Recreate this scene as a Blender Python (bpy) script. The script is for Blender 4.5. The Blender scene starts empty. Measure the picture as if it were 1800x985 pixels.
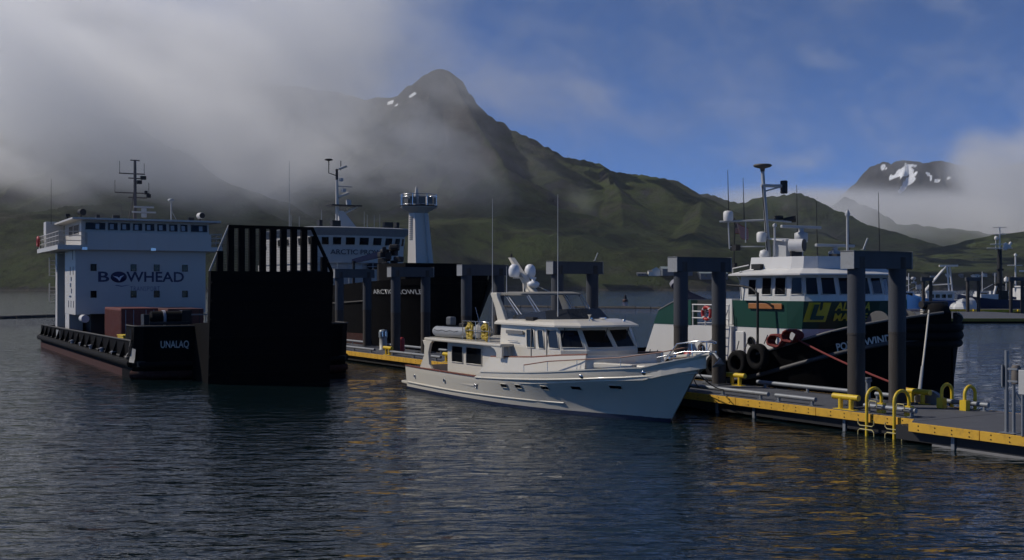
import bpy, bmesh, math, random
import numpy as np
from mathutils import Vector, Matrix

# ------------------------------------------------------------------ camera, sky, sun, exposure
SC = bpy.context.scene
COL = SC.collection
EYE = 5.0          # metres above the water
FPX = 2000.0       # focal length in photograph pixels (1800 wide)
HORY = 505.0       # horizon row in the photograph
R = math.radians

cam_d = bpy.data.cameras.new('camera')
cam_d.sensor_width = 36.0
cam_d.lens = 36.0 * FPX / 1800.0
cam_d.shift_y = (HORY - 492.5) / 1800.0
cam_d.clip_start = 0.5
cam_d.clip_end = 40000
cam = bpy.data.objects.new('camera', cam_d)
cam.location = (0, 0, EYE)
cam.rotation_euler = (R(90), 0, 0)
COL.objects.link(cam)
SC.camera = cam

SUN_EL, SUN_AZ = 42.0, -80.0      # azimuth measured from +Y towards +X
sd = Vector((math.sin(R(SUN_AZ)) * math.cos(R(SUN_EL)), math.cos(R(SUN_AZ)) * math.cos(R(SUN_EL)), math.sin(R(SUN_EL))))

world = bpy.data.worlds.new('World')
SC.world = world
world.use_nodes = True
wn = world.node_tree
wn.nodes.clear()
wo = wn.nodes.new('ShaderNodeOutputWorld')
wb = wn.nodes.new('ShaderNodeBackground')
ws = wn.nodes.new('ShaderNodeTexSky')
ws.sky_type = 'NISHITA'
ws.sun_disc = False
ws.sun_elevation = R(SUN_EL)
ws.sun_rotation = R(SUN_AZ)
ws.altitude = 8000
ws.air_density = 1.0
ws.dust_density = 0.0
ws.ozone_density = 10.0
wb.inputs['Strength'].default_value = 0.15
wn.links.new(ws.outputs[0], wb.inputs['Color'])
wn.links.new(wb.outputs[0], wo.inputs['Surface'])

sun_l = bpy.data.lights.new('sun', 'SUN')
sun_l.energy = 4.9
sun_l.angle = R(0.6)
sun_l.color = (1.0, 0.93, 0.83)
sun = bpy.data.objects.new('sun', sun_l)
sun.rotation_euler = sd.to_track_quat('Z', 'Y').to_euler()
sun.location = (-60, 0, 60)
COL.objects.link(sun)

SC.view_settings.view_transform = 'Standard'
SC.view_settings.look = 'None'
SC.view_settings.exposure = -0.52
SC.view_settings.gamma = 1.0
SC.view_settings.use_curve_mapping = False
SC.render.engine = 'CYCLES'
cy = SC.cycles
cy.use_adaptive_sampling = True
cy.adaptive_threshold = 0.03
cy.use_denoising = True
cy.max_bounces = 8
cy.diffuse_bounces = 3
cy.glossy_bounces = 4
cy.transmission_bounces = 4
cy.volume_bounces = 6
cy.transparent_max_bounces = 8
cy.volume_step_rate = 12.0
cy.volume_max_steps = 40
cy.caustics_reflective = False
cy.caustics_refractive = False

# ------------------------------------------------------------------ small tools
def at(px, py, Y):
    """world point seen at photograph pixel (px, py) at depth Y"""
    return Vector(((px - 900.0) * Y / FPX, Y, EYE - (py - HORY) * Y / FPX))

rng = np.random.default_rng(7)
_tab = rng.random((256, 256)).astype(np.float64)

def vnoise(x, y):
    xi = np.floor(x).astype(np.int64); yi = np.floor(y).astype(np.int64)
    fx = x - xi; fy = y - yi
    fx = fx * fx * fx * (fx * (fx * 6 - 15) + 10); fy = fy * fy * fy * (fy * (fy * 6 - 15) + 10)
    a = _tab[xi & 255, yi & 255]; b = _tab[(xi + 1) & 255, yi & 255]
    c = _tab[xi & 255, (yi + 1) & 255]; d = _tab[(xi + 1) & 255, (yi + 1) & 255]
    return (a * (1 - fx) + b * fx) * (1 - fy) + (c * (1 - fx) + d * fx) * fy

def fbm(x, y, o=5, g=0.5):
    s = np.zeros_like(x); a = 1.0; t = 0.0
    for k in range(o):
        s += a * vnoise(x + 17.3 * k, y + 9.1 * k); t += a
        x = x * 2.03; y = y * 2.03; a *= g
    return s / t

def sstep(a, b, x):
    t = np.clip((x - a) / (b - a), 0, 1)
    return t * t * (3 - 2 * t)

# ---- materials
MATS = {}
def nodes(m):
    m.use_nodes = True
    nt = m.node_tree
    nt.nodes.clear()
    out = nt.nodes.new('ShaderNodeOutputMaterial')
    return nt, out

def mat(name, col, rough=0.5, metal=0.0, var=0.18, scale=3.0, dirt=None, dirt_amt=0.0, bump=0.0, bscale=40.0, spec=0.5, streak=False, coat=0.0):
    """painted or bare surface: base colour with large soft variation, optional stains and fine relief"""
    if name in MATS: return MATS[name]
    m = bpy.data.materials.new(name)
    nt, out = nodes(m)
    b = nt.nodes.new('ShaderNodeBsdfPrincipled')
    nt.links.new(b.outputs[0], out.inputs['Surface'])
    b.inputs['Roughness'].default_value = rough
    b.inputs['Metallic'].default_value = metal
    b.inputs['Specular IOR Level'].default_value = spec
    if coat: b.inputs['Coat Weight'].default_value = coat
    tc = nt.nodes.new('ShaderNodeTexCoord')
    mp = nt.nodes.new('ShaderNodeMapping')
    nt.links.new(tc.outputs['Object'], mp.inputs['Vector'])
    if streak: mp.inputs['Scale'].default_value = (1, 1, 0.12)
    n = nt.nodes.new('ShaderNodeTexNoise')
    n.inputs['Scale'].default_value = scale; n.inputs['Detail'].default_value = 6; n.inputs['Roughness'].default_value = 0.6
    nt.links.new(mp.outputs[0], n.inputs['Vector'])
    mx = nt.nodes.new('ShaderNodeMix'); mx.data_type = 'RGBA'
    lo = [max(0, c * (1 - var)) for c in col[:3]]; hi = [min(1, c * (1 + var)) for c in col[:3]]
    mx.inputs['A'].default_value = (*lo, 1); mx.inputs['B'].default_value = (*hi, 1)
    nt.links.new(n.outputs['Fac'], mx.inputs['Factor'])
    last = mx.outputs['Result']
    if dirt is not None:
        n2 = nt.nodes.new('ShaderNodeTexNoise')
        n2.inputs['Scale'].default_value = scale * 2.3; n2.inputs['Detail'].default_value = 8; n2.inputs['Roughness'].default_value = 0.7
        nt.links.new(mp.outputs[0], n2.inputs['Vector'])
        rp = nt.nodes.new('ShaderNodeMapRange')
        rp.inputs['From Min'].default_value = 0.52; rp.inputs['From Max'].default_value = 0.75
        rp.inputs['To Max'].default_value = dirt_amt
        nt.links.new(n2.outputs['Fac'], rp.inputs['Value'])
        m2 = nt.nodes.new('ShaderNodeMix'); m2.data_type = 'RGBA'
        m2.inputs['B'].default_value = (*dirt[:3], 1)
        nt.links.new(rp.outputs[0], m2.inputs['Factor']); nt.links.new(last, m2.inputs['A'])
        last = m2.outputs['Result']
    nt.links.new(last, b.inputs['Base Color'])
    if bump:
        n3 = nt.nodes.new('ShaderNodeTexNoise')
        n3.inputs['Scale'].default_value = bscale; n3.inputs['Detail'].default_value = 4
        nt.links.new(tc.outputs['Object'], n3.inputs['Vector'])
        bp = nt.nodes.new('ShaderNodeBump'); bp.inputs['Strength'].default_value = bump; bp.inputs['Distance'].default_value = 0.02
        nt.links.new(n3.outputs['Fac'], bp.inputs['Height']); nt.links.new(bp.outputs[0], b.inputs['Normal'])
    MATS[name] = m
    return m

# ---- objects
def link(o, parent=None):
    COL.objects.link(o)
    if parent is not None: o.parent = parent
    return o

def tag(o, label=None, cat=None, group=None, kind=None):
    if label: o['label'] = label
    if cat: o['category'] = cat
    if group: o['group'] = group
    if kind: o['kind'] = kind
    return o

def thing(name, label, cat, loc=(0, 0, 0), rz=0.0, group=None):
    o = bpy.data.objects.new(name, None)
    o.empty_display_size = 0.3
    o.location = loc; o.rotation_euler = (0, 0, rz)
    link(o); tag(o, label, cat, group)
    return o

class MB:
    """collects shapes into one mesh"""
    def __init__(s): s.v = []; s.f = []; s.sm = []
    def add(s, vs, fs, smooth=False):
        o = len(s.v); s.v += [tuple(v) for v in vs]
        for f in fs: s.f.append([i + o for i in f]); s.sm.append(smooth)
        return s
    def box(s, c, d, rz=0.0, M=None):
        x, y, z = d[0] / 2, d[1] / 2, d[2] / 2
        vs = [Vector((a * x, b * y, e * z)) for e in (-1, 1) for b in (-1, 1) for a in (-1, 1)]
        if rz: vs = [Matrix.Rotation(rz, 3, 'Z') @ v for v in vs]
        vs = [v + Vector(c) for v in vs]
        if M is not None: vs = [M @ v for v in vs]
        return s.add(vs, [(0, 2, 3, 1), (4, 5, 7, 6), (0, 1, 5, 4), (2, 6, 7, 3), (0, 4, 6, 2), (1, 3, 7, 5)])
    def b2(s, x0, x1, y0, y1, z0, z1):
        return s.box(((x0 + x1) / 2, (y0 + y1) / 2, (z0 + z1) / 2), (x1 - x0, y1 - y0, z1 - z0))
    def tube(s, pts, r, n=8, r2=None, cap=True, closed=False):
        pts = [Vector(p) for p in pts]
        k = len(pts)
        rs = [r + ((r2 if r2 is not None else r) - r) * i / max(1, k - 1) for i in range(k)]
        ring = []
        prev = None
        for i, p in enumerate(pts):
            if closed: t = pts[(i + 1) % k] - pts[i - 1]
            else: t = pts[min(i + 1, k - 1)] - pts[max(i - 1, 0)]
            if t.length < 1e-9: t = Vector((0, 0, 1))
            t.normalize()
            if prev is None:
                u = t.orthogonal().normalized()
            else:
                u = prev - t * prev.dot(t)
                if u.length < 1e-6: u = t.orthogonal()
                u.normalize()
            prev = u
            w = t.cross(u)
            ring.append([p + (u * math.cos(2 * math.pi * j / n) + w * math.sin(2 * math.pi * j / n)) * rs[i] for j in range(n)])
        vs = [v for q in ring for v in q]
        fs = []
        for i in range(k if closed else k - 1):
            a = i * n; b = ((i + 1) % k) * n
            for j in range(n):
                fs.append((a + j, a + (j + 1) % n, b + (j + 1) % n, b + j))
        s.add(vs, fs, True)
        if cap and not closed:
            s.add(ring[0], [tuple(range(n - 1, -1, -1))]); s.add(ring[-1], [tuple(range(n))])
        return s
    def lathe(s, prof, c=(0, 0, 0), n=16, M=None, smooth=True):
        """prof: list of (radius, z)"""
        vs = []
        for (r, z) in prof:
            for j in range(n):
                a = 2 * math.pi * j / n
                v = Vector((r * math.cos(a), r * math.sin(a), z))
                if M is not None: v = M @ v
                vs.append(v + Vector(c))
        fs = []
        for i in range(len(prof) - 1):
            for j in range(n):
                fs.append((i * n + j, i * n + (j + 1) % n, (i + 1) * n + (j + 1) % n, (i + 1) * n + j))
        s.add(vs, fs, smooth)
        if prof[0][0] > 1e-4: s.add(vs[:n], [tuple(range(n - 1, -1, -1))])
        if prof[-1][0] > 1e-4: s.add(vs[-n:], [tuple(range(n))])
        return s
    def prism(s, poly, axis, a, b):
        """poly in the plane normal to axis ('x': (y,z), 'y': (x,z), 'z': (x,y)), extruded from a to b"""
        def P(p, t):
            if axis == 'x': return (t, p[0], p[1])
            if axis == 'y': return (p[0], t, p[1])
            return (p[0], p[1], t)
        k = len(poly)
        vs = [P(p, a) for p in poly] + [P(p, b) for p in poly]
        fs = [tuple(range(k)), tuple(range(2 * k - 1, k - 1, -1))]
        for i in range(k): fs.append((i, i + k, (i + 1) % k + k, (i + 1) % k))
        return s.add(vs, fs)
    def rings(s, rs, closed=True, smooth=False, cap0=False, cap1=False):
        """skin a list of equal-length vertex rings"""
        k = len(rs[0]); vs = [v for q in rs for v in q]; fs = []
        for i in range(len(rs) - 1):
            for j in range(k if closed else k - 1):
                fs.append((i * k + j, i * k + (j + 1) % k, (i + 1) * k + (j + 1) % k, (i + 1) * k + j))
        s.add(vs, fs, smooth)
        if cap0: s.add(rs[0], [tuple(range(k - 1, -1, -1))])
        if cap1: s.add(rs[-1], [tuple(range(k))])
        return s
    def plate(s, quad, t):
        """quad of 4 points given a thickness t along its normal (towards -normal)"""
        q = [Vector(p) for p in quad]
        nrm = (q[1] - q[0]).cross(q[-1] - q[0]).normalized()
        k = len(q)
        vs = q + [p - nrm * t for p in q]
        fs = [tuple(range(k)), tuple(range(2 * k - 1, k - 1, -1))]
        for i in range(k): fs.append((i, i + k, (i + 1) % k + k, (i + 1) % k))
        return s.add(vs, fs)
    def build(s, name, m=None, parent=None, fix=True, bev=0.0):
        me = bpy.data.meshes.new(name)
        me.from_pydata(s.v, [], s.f)
        me.polygons.foreach_set('use_smooth', s.sm)
        if fix:
            bm = bmesh.new(); bm.from_mesh(me)
            bmesh.ops.recalc_face_normals(bm, faces=bm.faces)
            bm.to_mesh(me); bm.free()
        me.update()
        if m is not None: me.materials.append(m)
        o = bpy.data.objects.new(name, me)
        link(o, parent)
        if bev:
            md = o.modifiers.new('bevel', 'BEVEL'); md.width = bev; md.segments = 2; md.limit_method = 'ANGLE'; md.angle_limit = R(35)
        return o

def part(name, m, parent, fn, **k):
    b = MB(); fn(b)
    return b.build(name, m, parent, **k)

def copy_tree(o, parent=None):
    c = o.copy(); link(c)
    if parent is not None:
        c.parent = parent
    for ch in list(o.children): copy_tree(ch, c)
    return c

def text_part(txt, name, m, parent, size, M, extr=0.01, bold=0.0, shear=0.0, width=None, space=1.0, align='CENTER'):
    cu = bpy.data.curves.new('lettering', 'FONT')
    cu.body = txt; cu.size = size; cu.extrude = extr; cu.offset = bold; cu.shear = shear
    cu.align_x = align; cu.align_y = 'CENTER'; cu.space_character = space; cu.resolution_u = 3
    t = bpy.data.objects.new('lettering', cu)
    COL.objects.link(t)
    dg = bpy.context.evaluated_depsgraph_get()
    me = bpy.data.meshes.new_from_object(t.evaluated_get(dg))
    COL.objects.unlink(t); bpy.data.objects.remove(t)
    if width:
        xs = [v.co.x for v in me.vertices]; w = max(xs) - min(xs)
        for v in me.vertices: v.co.x *= width / w
    me.transform(M)
    me.materials.clear(); me.materials.append(m)
    o = bpy.data.objects.new(name, me)
    link(o, parent)
    return o

def frame_matrix(o, ex, ey):
    ex = Vector(ex).normalized(); ey = Vector(ey); ey = (ey - ex * ey.dot(ex)).normalized(); ez = ex.cross(ey)
    return Matrix(((ex.x, ey.x, ez.x, o[0]), (ex.y, ey.y, ez.y, o[1]), (ex.z, ey.z, ez.z, o[2]), (0, 0, 0, 1)))

# ------------------------------------------------------------------ terrain
def ridge_field(X, Y, pts, L0, L1, pw=1.25, gul=0.16, gl=170.0, seed=0.0):
    """height of a ridge polyline (world x, y, z) that falls off over L0 metres near side / L1 far side"""
    Q = np.full(X.shape, 1.0); B = np.zeros(X.shape); W = np.zeros(X.shape); best = np.full(X.shape, 1e9)
    for (a, b) in zip(pts[:-1], pts[1:]):
        dx, dy = b[0] - a[0], b[1] - a[1]; l2 = dx * dx + dy * dy
        t = np.clip(((X - a[0]) * dx + (Y - a[1]) * dy) / l2, 0, 1)
        qx = a[0] + t * dx; qy = a[1] + t * dy
        d = np.hypot(X - qx, Y - qy)
        L = L0 + (L1 - L0) * sstep(-0.6, 0.6, (Y - qy) / np.maximum(d, 1.0))
        q = np.clip(d / L, 0, 1.0)
        w = math.sqrt(l2) / (d ** 2 + 150.0) ** 1.6
        B += w * (a[2] + t * (b[2] - a[2])); W += w
        Q = np.minimum(Q, q); best = np.minimum(best, d)
    q = Q; B = B / W * (1 - q) ** pw; H = max(p[2] for p in pts)
    ex, ey = pts[-1][0] - pts[0][0], pts[-1][1] - pts[0][1]; el = math.hypot(ex, ey)
    U = (X * ex + Y * ey) / el
    wu = U + 0.7 * gl * (fbm(X / 260 + seed, Y / 260, 3) - 0.5)
    g1 = 1 - np.abs(2 * vnoise(wu / gl + seed, best / 900.0 + 3.3) - 1)
    g2 = 1 - np.abs(2 * vnoise(wu / (gl * 0.42) + seed + 40, best / 500.0 + 7.7) - 1)
    g3 = 1 - np.abs(2 * vnoise(wu / (gl * 0.17) + seed + 80, best / 260.0 + 1.7) - 1)
    amp = np.clip(q * 3.2, 0, 1) * np.clip((1 - q) * 1.6, 0, 1)
    h = B - np.minimum(H, B * 1.6) * (gul * amp * ((1 - g1) * 1.0 + (1 - g2) * 0.45 + (1 - g3) * 0.2))
    return h

def P3(l): return [tuple(at(a, b, c)) for (a, b, c) in l]

main_ridge = P3([(-260, 170, 3000), (60, 175, 3000), (300, 160, 3050), (500, 160, 3050), (640, 186, 3050), (697, 183, 3050), (722, 160, 3030),
                 (748, 140, 3020), (762, 134, 3010), (790, 134, 3000), (812, 150, 2990), (826, 172, 2980), (850, 197, 2960), (905, 240, 2920), (960, 268, 2880), (1000, 287, 2850),
                 (1050, 297, 2800), (1085, 312, 2760), (1130, 321, 2700), (1185, 331, 2650), (1235, 354, 2560), (1290, 388, 2450), (1350, 425, 2350), (1450, 462, 2200), (1560, 488, 2050)])
left_ridge = P3([(-420, 150, 2250), (-150, 175, 2200), (90, 192, 2150), (230, 228, 2120), (310, 275, 2080), (390, 330, 2020), (470, 392, 1930), (560, 450, 1800)])
spur_a = P3([(790, 140, 2985), (830, 215, 2800), (880, 290, 2550), (905, 350, 2300), (890, 420, 2050), (860, 470, 1850)])
spur_b = P3([(1060, 300, 2780), (1090, 350, 2500), (1095, 405, 2250), (1080, 450, 2000), (1070, 485, 1800)])
spur_c = P3([(700, 185, 3040), (640, 260, 2750), (610, 340, 2450), (640, 420, 2150), (690, 470, 1900)])
spur_d = P3([(1235, 356, 2550), (1230, 400, 2300), (1210, 450, 2000), (1190, 480, 1800)])
mid_hills = P3([(1150, 350, 4300), (1240, 346, 4250), (1300, 364, 4150), (1345, 352, 4100), (1395, 345, 4050), (1425, 354, 4000), (1475, 378, 3900), (1530, 400, 3800), (1620, 432, 3600), (1760, 470, 3300)])
back_hills = P3([(1400, 400, 5600), (1450, 374, 5500), (1485, 352, 5450), (1520, 365, 5400), (1580, 400, 5200), (1800, 420, 5000), (2100, 420, 5000)])
snow_ridge = P3([(1440, 380, 7600), (1500, 330, 7550), (1530, 294, 7500), (1548, 289, 7500), (1562, 292, 7480), (1578, 285, 7450), (1595, 282, 7440), (1625, 288, 7430), (1650, 287, 7420), (1720, 300, 7400), (1850, 280, 7400), (2100, 300, 7400)])
snow_spur = P3([(1597, 284, 7430), (1580, 330, 7000), (1560, 380, 6500), (1540, 410, 6000)])
snow_spur2 = P3([(1650, 288, 7420), (1660, 340, 6900), (1670, 390, 6400)])
right_hills = P3([(1540, 470, 2700), (1640, 445, 2750), (1720, 430, 2800), (1810, 415, 2850), (1930, 395, 2900), (2150, 380, 2900)])

NA, ND = 760, 420
azt = np.linspace(-0.70, 0.72, NA)
dd = 1150.0 * (8600.0 / 1150.0) ** (np.linspace(0, 1, ND) ** 1.0)
AZ, DD = np.meshgrid(azt, dd)
TX = AZ * DD; TY = DD
shore = 1330 + 330 * sstep(-0.38, 0.05, AZ) + 260 * sstep(0.14, 0.5, AZ) + 60 * (fbm(TX / 240, TY * 0 + 2.2, 4) - 0.5)
TH = np.maximum.reduce([
    ridge_field(TX, TY, main_ridge, 1500, 900, 1.22, 0.24, 210, 1.0),
    ridge_field(TX, TY, left_ridge, 1000, 900, 1.25, 0.20, 150, 5.0),
    ridge_field(TX, TY, spur_a, 620, 620, 1.15, 0.18, 120, 11.0),
    ridge_field(TX, TY, spur_b, 560, 560, 1.15, 0.18, 110, 13.0),
    ridge_field(TX, TY, spur_c, 600, 600, 1.15, 0.18, 120, 17.0),
    ridge_field(TX, TY, spur_d, 450, 450, 1.1, 0.16, 100, 18.0),
    ridge_field(TX, TY, mid_hills, 1300, 900, 1.15, 0.22, 180, 19.0),
    ridge_field(TX, TY, back_hills, 1600, 900, 1.2, 0.16, 220, 23.0),
    ridge_field(TX, TY, snow_ridge, 2400, 900, 1.2, 0.16, 260, 29.0),
    ridge_field(TX, TY, snow_spur, 700, 700, 1.1, 0.12, 160, 31.0),
    ridge_field(TX, TY, snow_spur2, 700, 700, 1.1, 0.12, 160, 37.0),
    ridge_field(TX, TY, right_hills, 900, 800, 1.2, 0.12, 160, 41.0)])
land = DD - shore
TH = TH + 4 + 10 * sstep(0, 260, land) * (0.5 + fbm(TX / 120, TY / 120, 4)) + (fbm(TX / 60, TY / 60, 5) - 0.5) * 16 * sstep(0, 300, land) * (0.35 + TH / 300)
TH = np.where(land < 0, -6.0, np.minimum(TH, 1.5 + land * 0.55)) * 1.0
TH = np.where(land < 0, -6.0, TH)
tv = np.stack([TX, TY, TH], -1).reshape(-1, 3)
ii = (np.arange(ND - 1)[:, None] * NA + np.arange(NA - 1)[None, :]).reshape(-1)
tf = np.stack([ii, ii + 1, ii + NA + 1, ii + NA], -1)
tm = bpy.data.meshes.new('mountain')
tm.vertices.add(len(tv)); tm.vertices.foreach_set('co', tv.ravel())
tm.loops.add(len(tf) * 4); tm.loops.foreach_set('vertex_index', tf.ravel())
tm.polygons.add(len(tf)); tm.polygons.foreach_set('loop_start', np.arange(len(tf)) * 4); tm.polygons.foreach_set('loop_total', np.full(len(tf), 4))
tm.polygons.foreach_set('use_smooth', np.ones(len(tf), dtype=bool))
tm.update(calc_edges=True)
# where snow lies: hollows of the far peak and two small fields by the near summit
SXp = TX / TY * FPX + 900; SYp = HORY - (TH - EYE) / TY * FPX
sn = np.zeros_like(TH)
def snowfield(cx, cy, w, h, rot, lim):
    c, s = math.cos(R(rot)), math.sin(R(rot))
    a = (SXp - cx) * c + (SYp - cy) * s; b = -(SXp - cx) * s + (SYp - cy) * c
    r = 1 - np.sqrt((a / w) ** 2 + (b / h) ** 2)
    return np.where((TY > lim[0]) & (TY < lim[1]), np.clip(r * 2.2 + (fbm(SXp / 6.5, SYp / 4.0, 4) - 0.5) * 2.4, 0, 1), 0)
for (cx, cy_, w, h, rot) in ((1597, 291, 15, 6, 5), (1592, 302, 20, 11, -28), (1600, 316, 20, 8, -40), (1581, 304, 26, 5, -30), (1586, 333, 14, 5, -45), (1553, 294, 10, 5, -45), (1644, 318, 13, 3.5, 10), (1634, 309, 10, 3, 40), (1560, 318, 20, 3, -30), (1668, 312, 8, 2.5, -15)):
    sn = np.maximum(sn, snowfield(cx, cy_, w, h, rot, (6000, 8000)))
for (cx, cy_, w, h, rot) in ((727, 168, 12, 3, -8), (686, 181, 8, 3.0, -20), (696, 186, 6, 2, -35)):
    sn = np.maximum(sn, snowfield(cx, cy_, w, h, rot, (2700, 3300)))
at_ = tm.attributes.new('snow', 'FLOAT', 'POINT'); at_.data.foreach_set('value', sn.ravel().astype(np.float32))
mountain = bpy.data.objects.new('mountain', tm); link(mountain); tag(mountain, kind='structure')

def mountain_mat():
    m = bpy.data.materials.new('mountain')
    nt, out = nodes(m)
    N = nt.nodes.new; Lk = nt.links.new
    b = N('ShaderNodeBsdfPrincipled'); Lk(b.outputs[0], out.inputs['Surface'])
    b.inputs['Roughness'].default_value = 0.95; b.inputs['Specular IOR Level'].default_value = 0.1
    g = N('ShaderNodeNewGeometry')
    def noise(sc, det=8, ro=0.6, sx=(1, 1, 1)):
        mp = N('ShaderNodeMapping'); mp.inputs['Scale'].default_value = sx
        Lk(g.outputs['Position'], mp.inputs['Vector'])
        n = N('ShaderNodeTexNoise'); n.inputs['Scale'].default_value = sc; n.inputs['Detail'].default_value = det; n.inputs['Roughness'].default_value = ro
        Lk(mp.outputs[0], n.inputs['Vector']); return n.outputs['Fac']
    def ramp(v, pts):
        r = N('ShaderNodeValToRGB'); Lk(v, r.inputs[0])
        while len(r.color_ramp.elements) < len(pts): r.color_ramp.elements.new(0.5)
        for e, (p, c) in zip(r.color_ramp.elements, pts): e.position = p; e.color = (*c, 1)
        return r.outputs[0]
    def mix(f, a, c):
        x = N('ShaderNodeMix'); x.data_type = 'RGBA'
        if hasattr(f, 'links'): Lk(f, x.inputs['Factor'])
        else: x.inputs['Factor'].default_value = f
        Lk(a, x.inputs['A']); Lk(c, x.inputs['B']); return x.outputs['Result']
    def rng_(v, a, c, d=0.0, e=1.0):
        r = N('ShaderNodeMapRange'); Lk(v, r.inputs['Value'])
        r.inputs['From Min'].default_value = a; r.inputs['From Max'].default_value = c; r.inputs['To Min'].default_value = d; r.inputs['To Max'].default_value = e
        return r.outputs[0]
    grass = ramp(noise(0.006, 9, 0.62), [(0.30, (0.026, 0.031, 0.015)), (0.46, (0.044, 0.058, 0.022)), (0.60, (0.066, 0.086, 0.027)), (0.8, (0.082, 0.082, 0.044))])
    shrub = ramp(noise(0.045, 8, 0.7), [(0.35, (0.014, 0.018, 0.009)), (0.7, (0.050, 0.058, 0.022))])
    veg = mix(rng_(noise(0.012, 9, 0.72), 0.44, 0.56), grass, shrub)
    bare = ramp(noise(0.05, 8, 0.7), [(0.3, (0.040, 0.036, 0.028)), (0.7, (0.075, 0.066, 0.050))])
    veg = mix(rng_(noise(0.0085, 10, 0.74, (1, 1, 0.5)), 0.55, 0.64, 0.0, 0.75), veg, bare)
    rock = ramp(noise(0.02, 10, 0.7, (1, 1, 0.35)), [(0.3, (0.030, 0.029, 0.030)), (0.55, (0.058, 0.054, 0.052)), (0.75, (0.085, 0.080, 0.076))])
    sep = N('ShaderNodeSeparateXYZ'); Lk(g.outputs['Normal'], sep.inputs[0])
    sp = N('ShaderNodeSeparateXYZ'); Lk(g.outputs['Position'], sp.inputs[0])
    def math2(op, a, c):
        x = N('ShaderNodeMath'); x.operation = op
        for i, q in enumerate((a, c)):
            if hasattr(q, 'links'): Lk(q, x.inputs[i])
            else: x.inputs[i].default_value = q
        return x.outputs[0]
    steep = rng_(math2('ADD', sep.outputs['Z'], math2('MULTIPLY', math2('SUBTRACT', noise(0.015, 8, 0.7), 0.5), 0.5)), 0.86, 0.72)
    high = rng_(math2('ADD', sp.outputs['Z'], math2('MULTIPLY', math2('SUBTRACT', noise(0.004, 8, 0.65), 0.5), 420.0)), 300, 520)
    rk = math2('MAXIMUM', steep, high)
    c = mix(rk, veg, rock)
    # pale bare bank by the water
    beach = rng_(math2('ADD', sp.outputs['Z'], math2('MULTIPLY', noise(0.03, 4), 3.0)), 4.6, 3.2)
    bc = N('ShaderNodeRGB'); bc.outputs[0].default_value = (0.075, 0.070, 0.062, 1)
    c = mix(beach, c, bc.outputs[0])
    a = N('ShaderNodeAttribute'); a.attribute_name = 'snow'
    sc_ = N('ShaderNodeRGB'); sc_.outputs[0].default_value = (0.85, 0.87, 0.9, 1)
    c = mix(rng_(a.outputs['Fac'], 0.35, 0.6), c, sc_.outputs[0])
    Lk(c, b.inputs['Base Color'])
    bp = N('ShaderNodeBump'); bp.inputs['Strength'].default_value = 1.0; bp.inputs['Distance'].default_value = 14.0
    Lk(noise(0.022, 10, 0.75), bp.inputs['Height']); Lk(bp.outputs[0], b.inputs['Normal'])
    return m
tm.materials.append(mountain_mat())

# ------------------------------------------------------------------ water: one sheet, real ripples near the camera, fine relief beyond
WA, WD = 520, 760
wat = np.linspace(-0.75, 0.78, WA)
wd = 9.0 * (9000.0 / 9.0) ** (np.linspace(0, 1, WD) ** 1.35)
WAZ, WDD = np.meshgrid(wat, wd)
WX = WAZ * WDD; WY = WDD
wx = WX + 2.0 * (fbm(WX / 9, WY / 9, 2) - 0.5); wy = WY + 1.2 * (fbm(WX / 7 + 9, WY / 7, 2) - 0.5)
wh = 0.070 * (fbm(wx / 2.6, wy / 1.05, 2) - 0.5) + 0.034 * (fbm(wx / 0.9 + 31, wy / 0.42, 2) - 0.5) + 0.05 * (fbm(wx / 9 + 3, wy / 4.5, 2) - 0.5)
wh *= 0.75 * (0.35 + 1.2 * fbm(WX / 26 + 5, WY / 26, 2)) * sstep(120, 45, WDD)
wv = np.stack([WX, WY, wh], -1).reshape(-1, 3)
ii = (np.arange(WD - 1)[:, None] * WA + np.arange(WA - 1)[None, :]).reshape(-1)
wf = np.stack([ii, ii + 1, ii + WA + 1, ii + WA], -1)
wm = bpy.data.meshes.new('water')
wm.vertices.add(len(wv)); wm.vertices.foreach_set('co', wv.ravel())
wm.loops.add(len(wf) * 4); wm.loops.foreach_set('vertex_index', wf.ravel())
wm.polygons.add(len(wf)); wm.polygons.foreach_set('loop_start', np.arange(len(wf)) * 4); wm.polygons.foreach_set('loop_total', np.full(len(wf), 4))
wm.polygons.foreach_set('use_smooth', np.ones(len(wf), dtype=bool))
wm.update(calc_edges=True)
water = bpy.data.objects.new('water', wm); link(water); tag(water, kind='structure')
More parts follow.
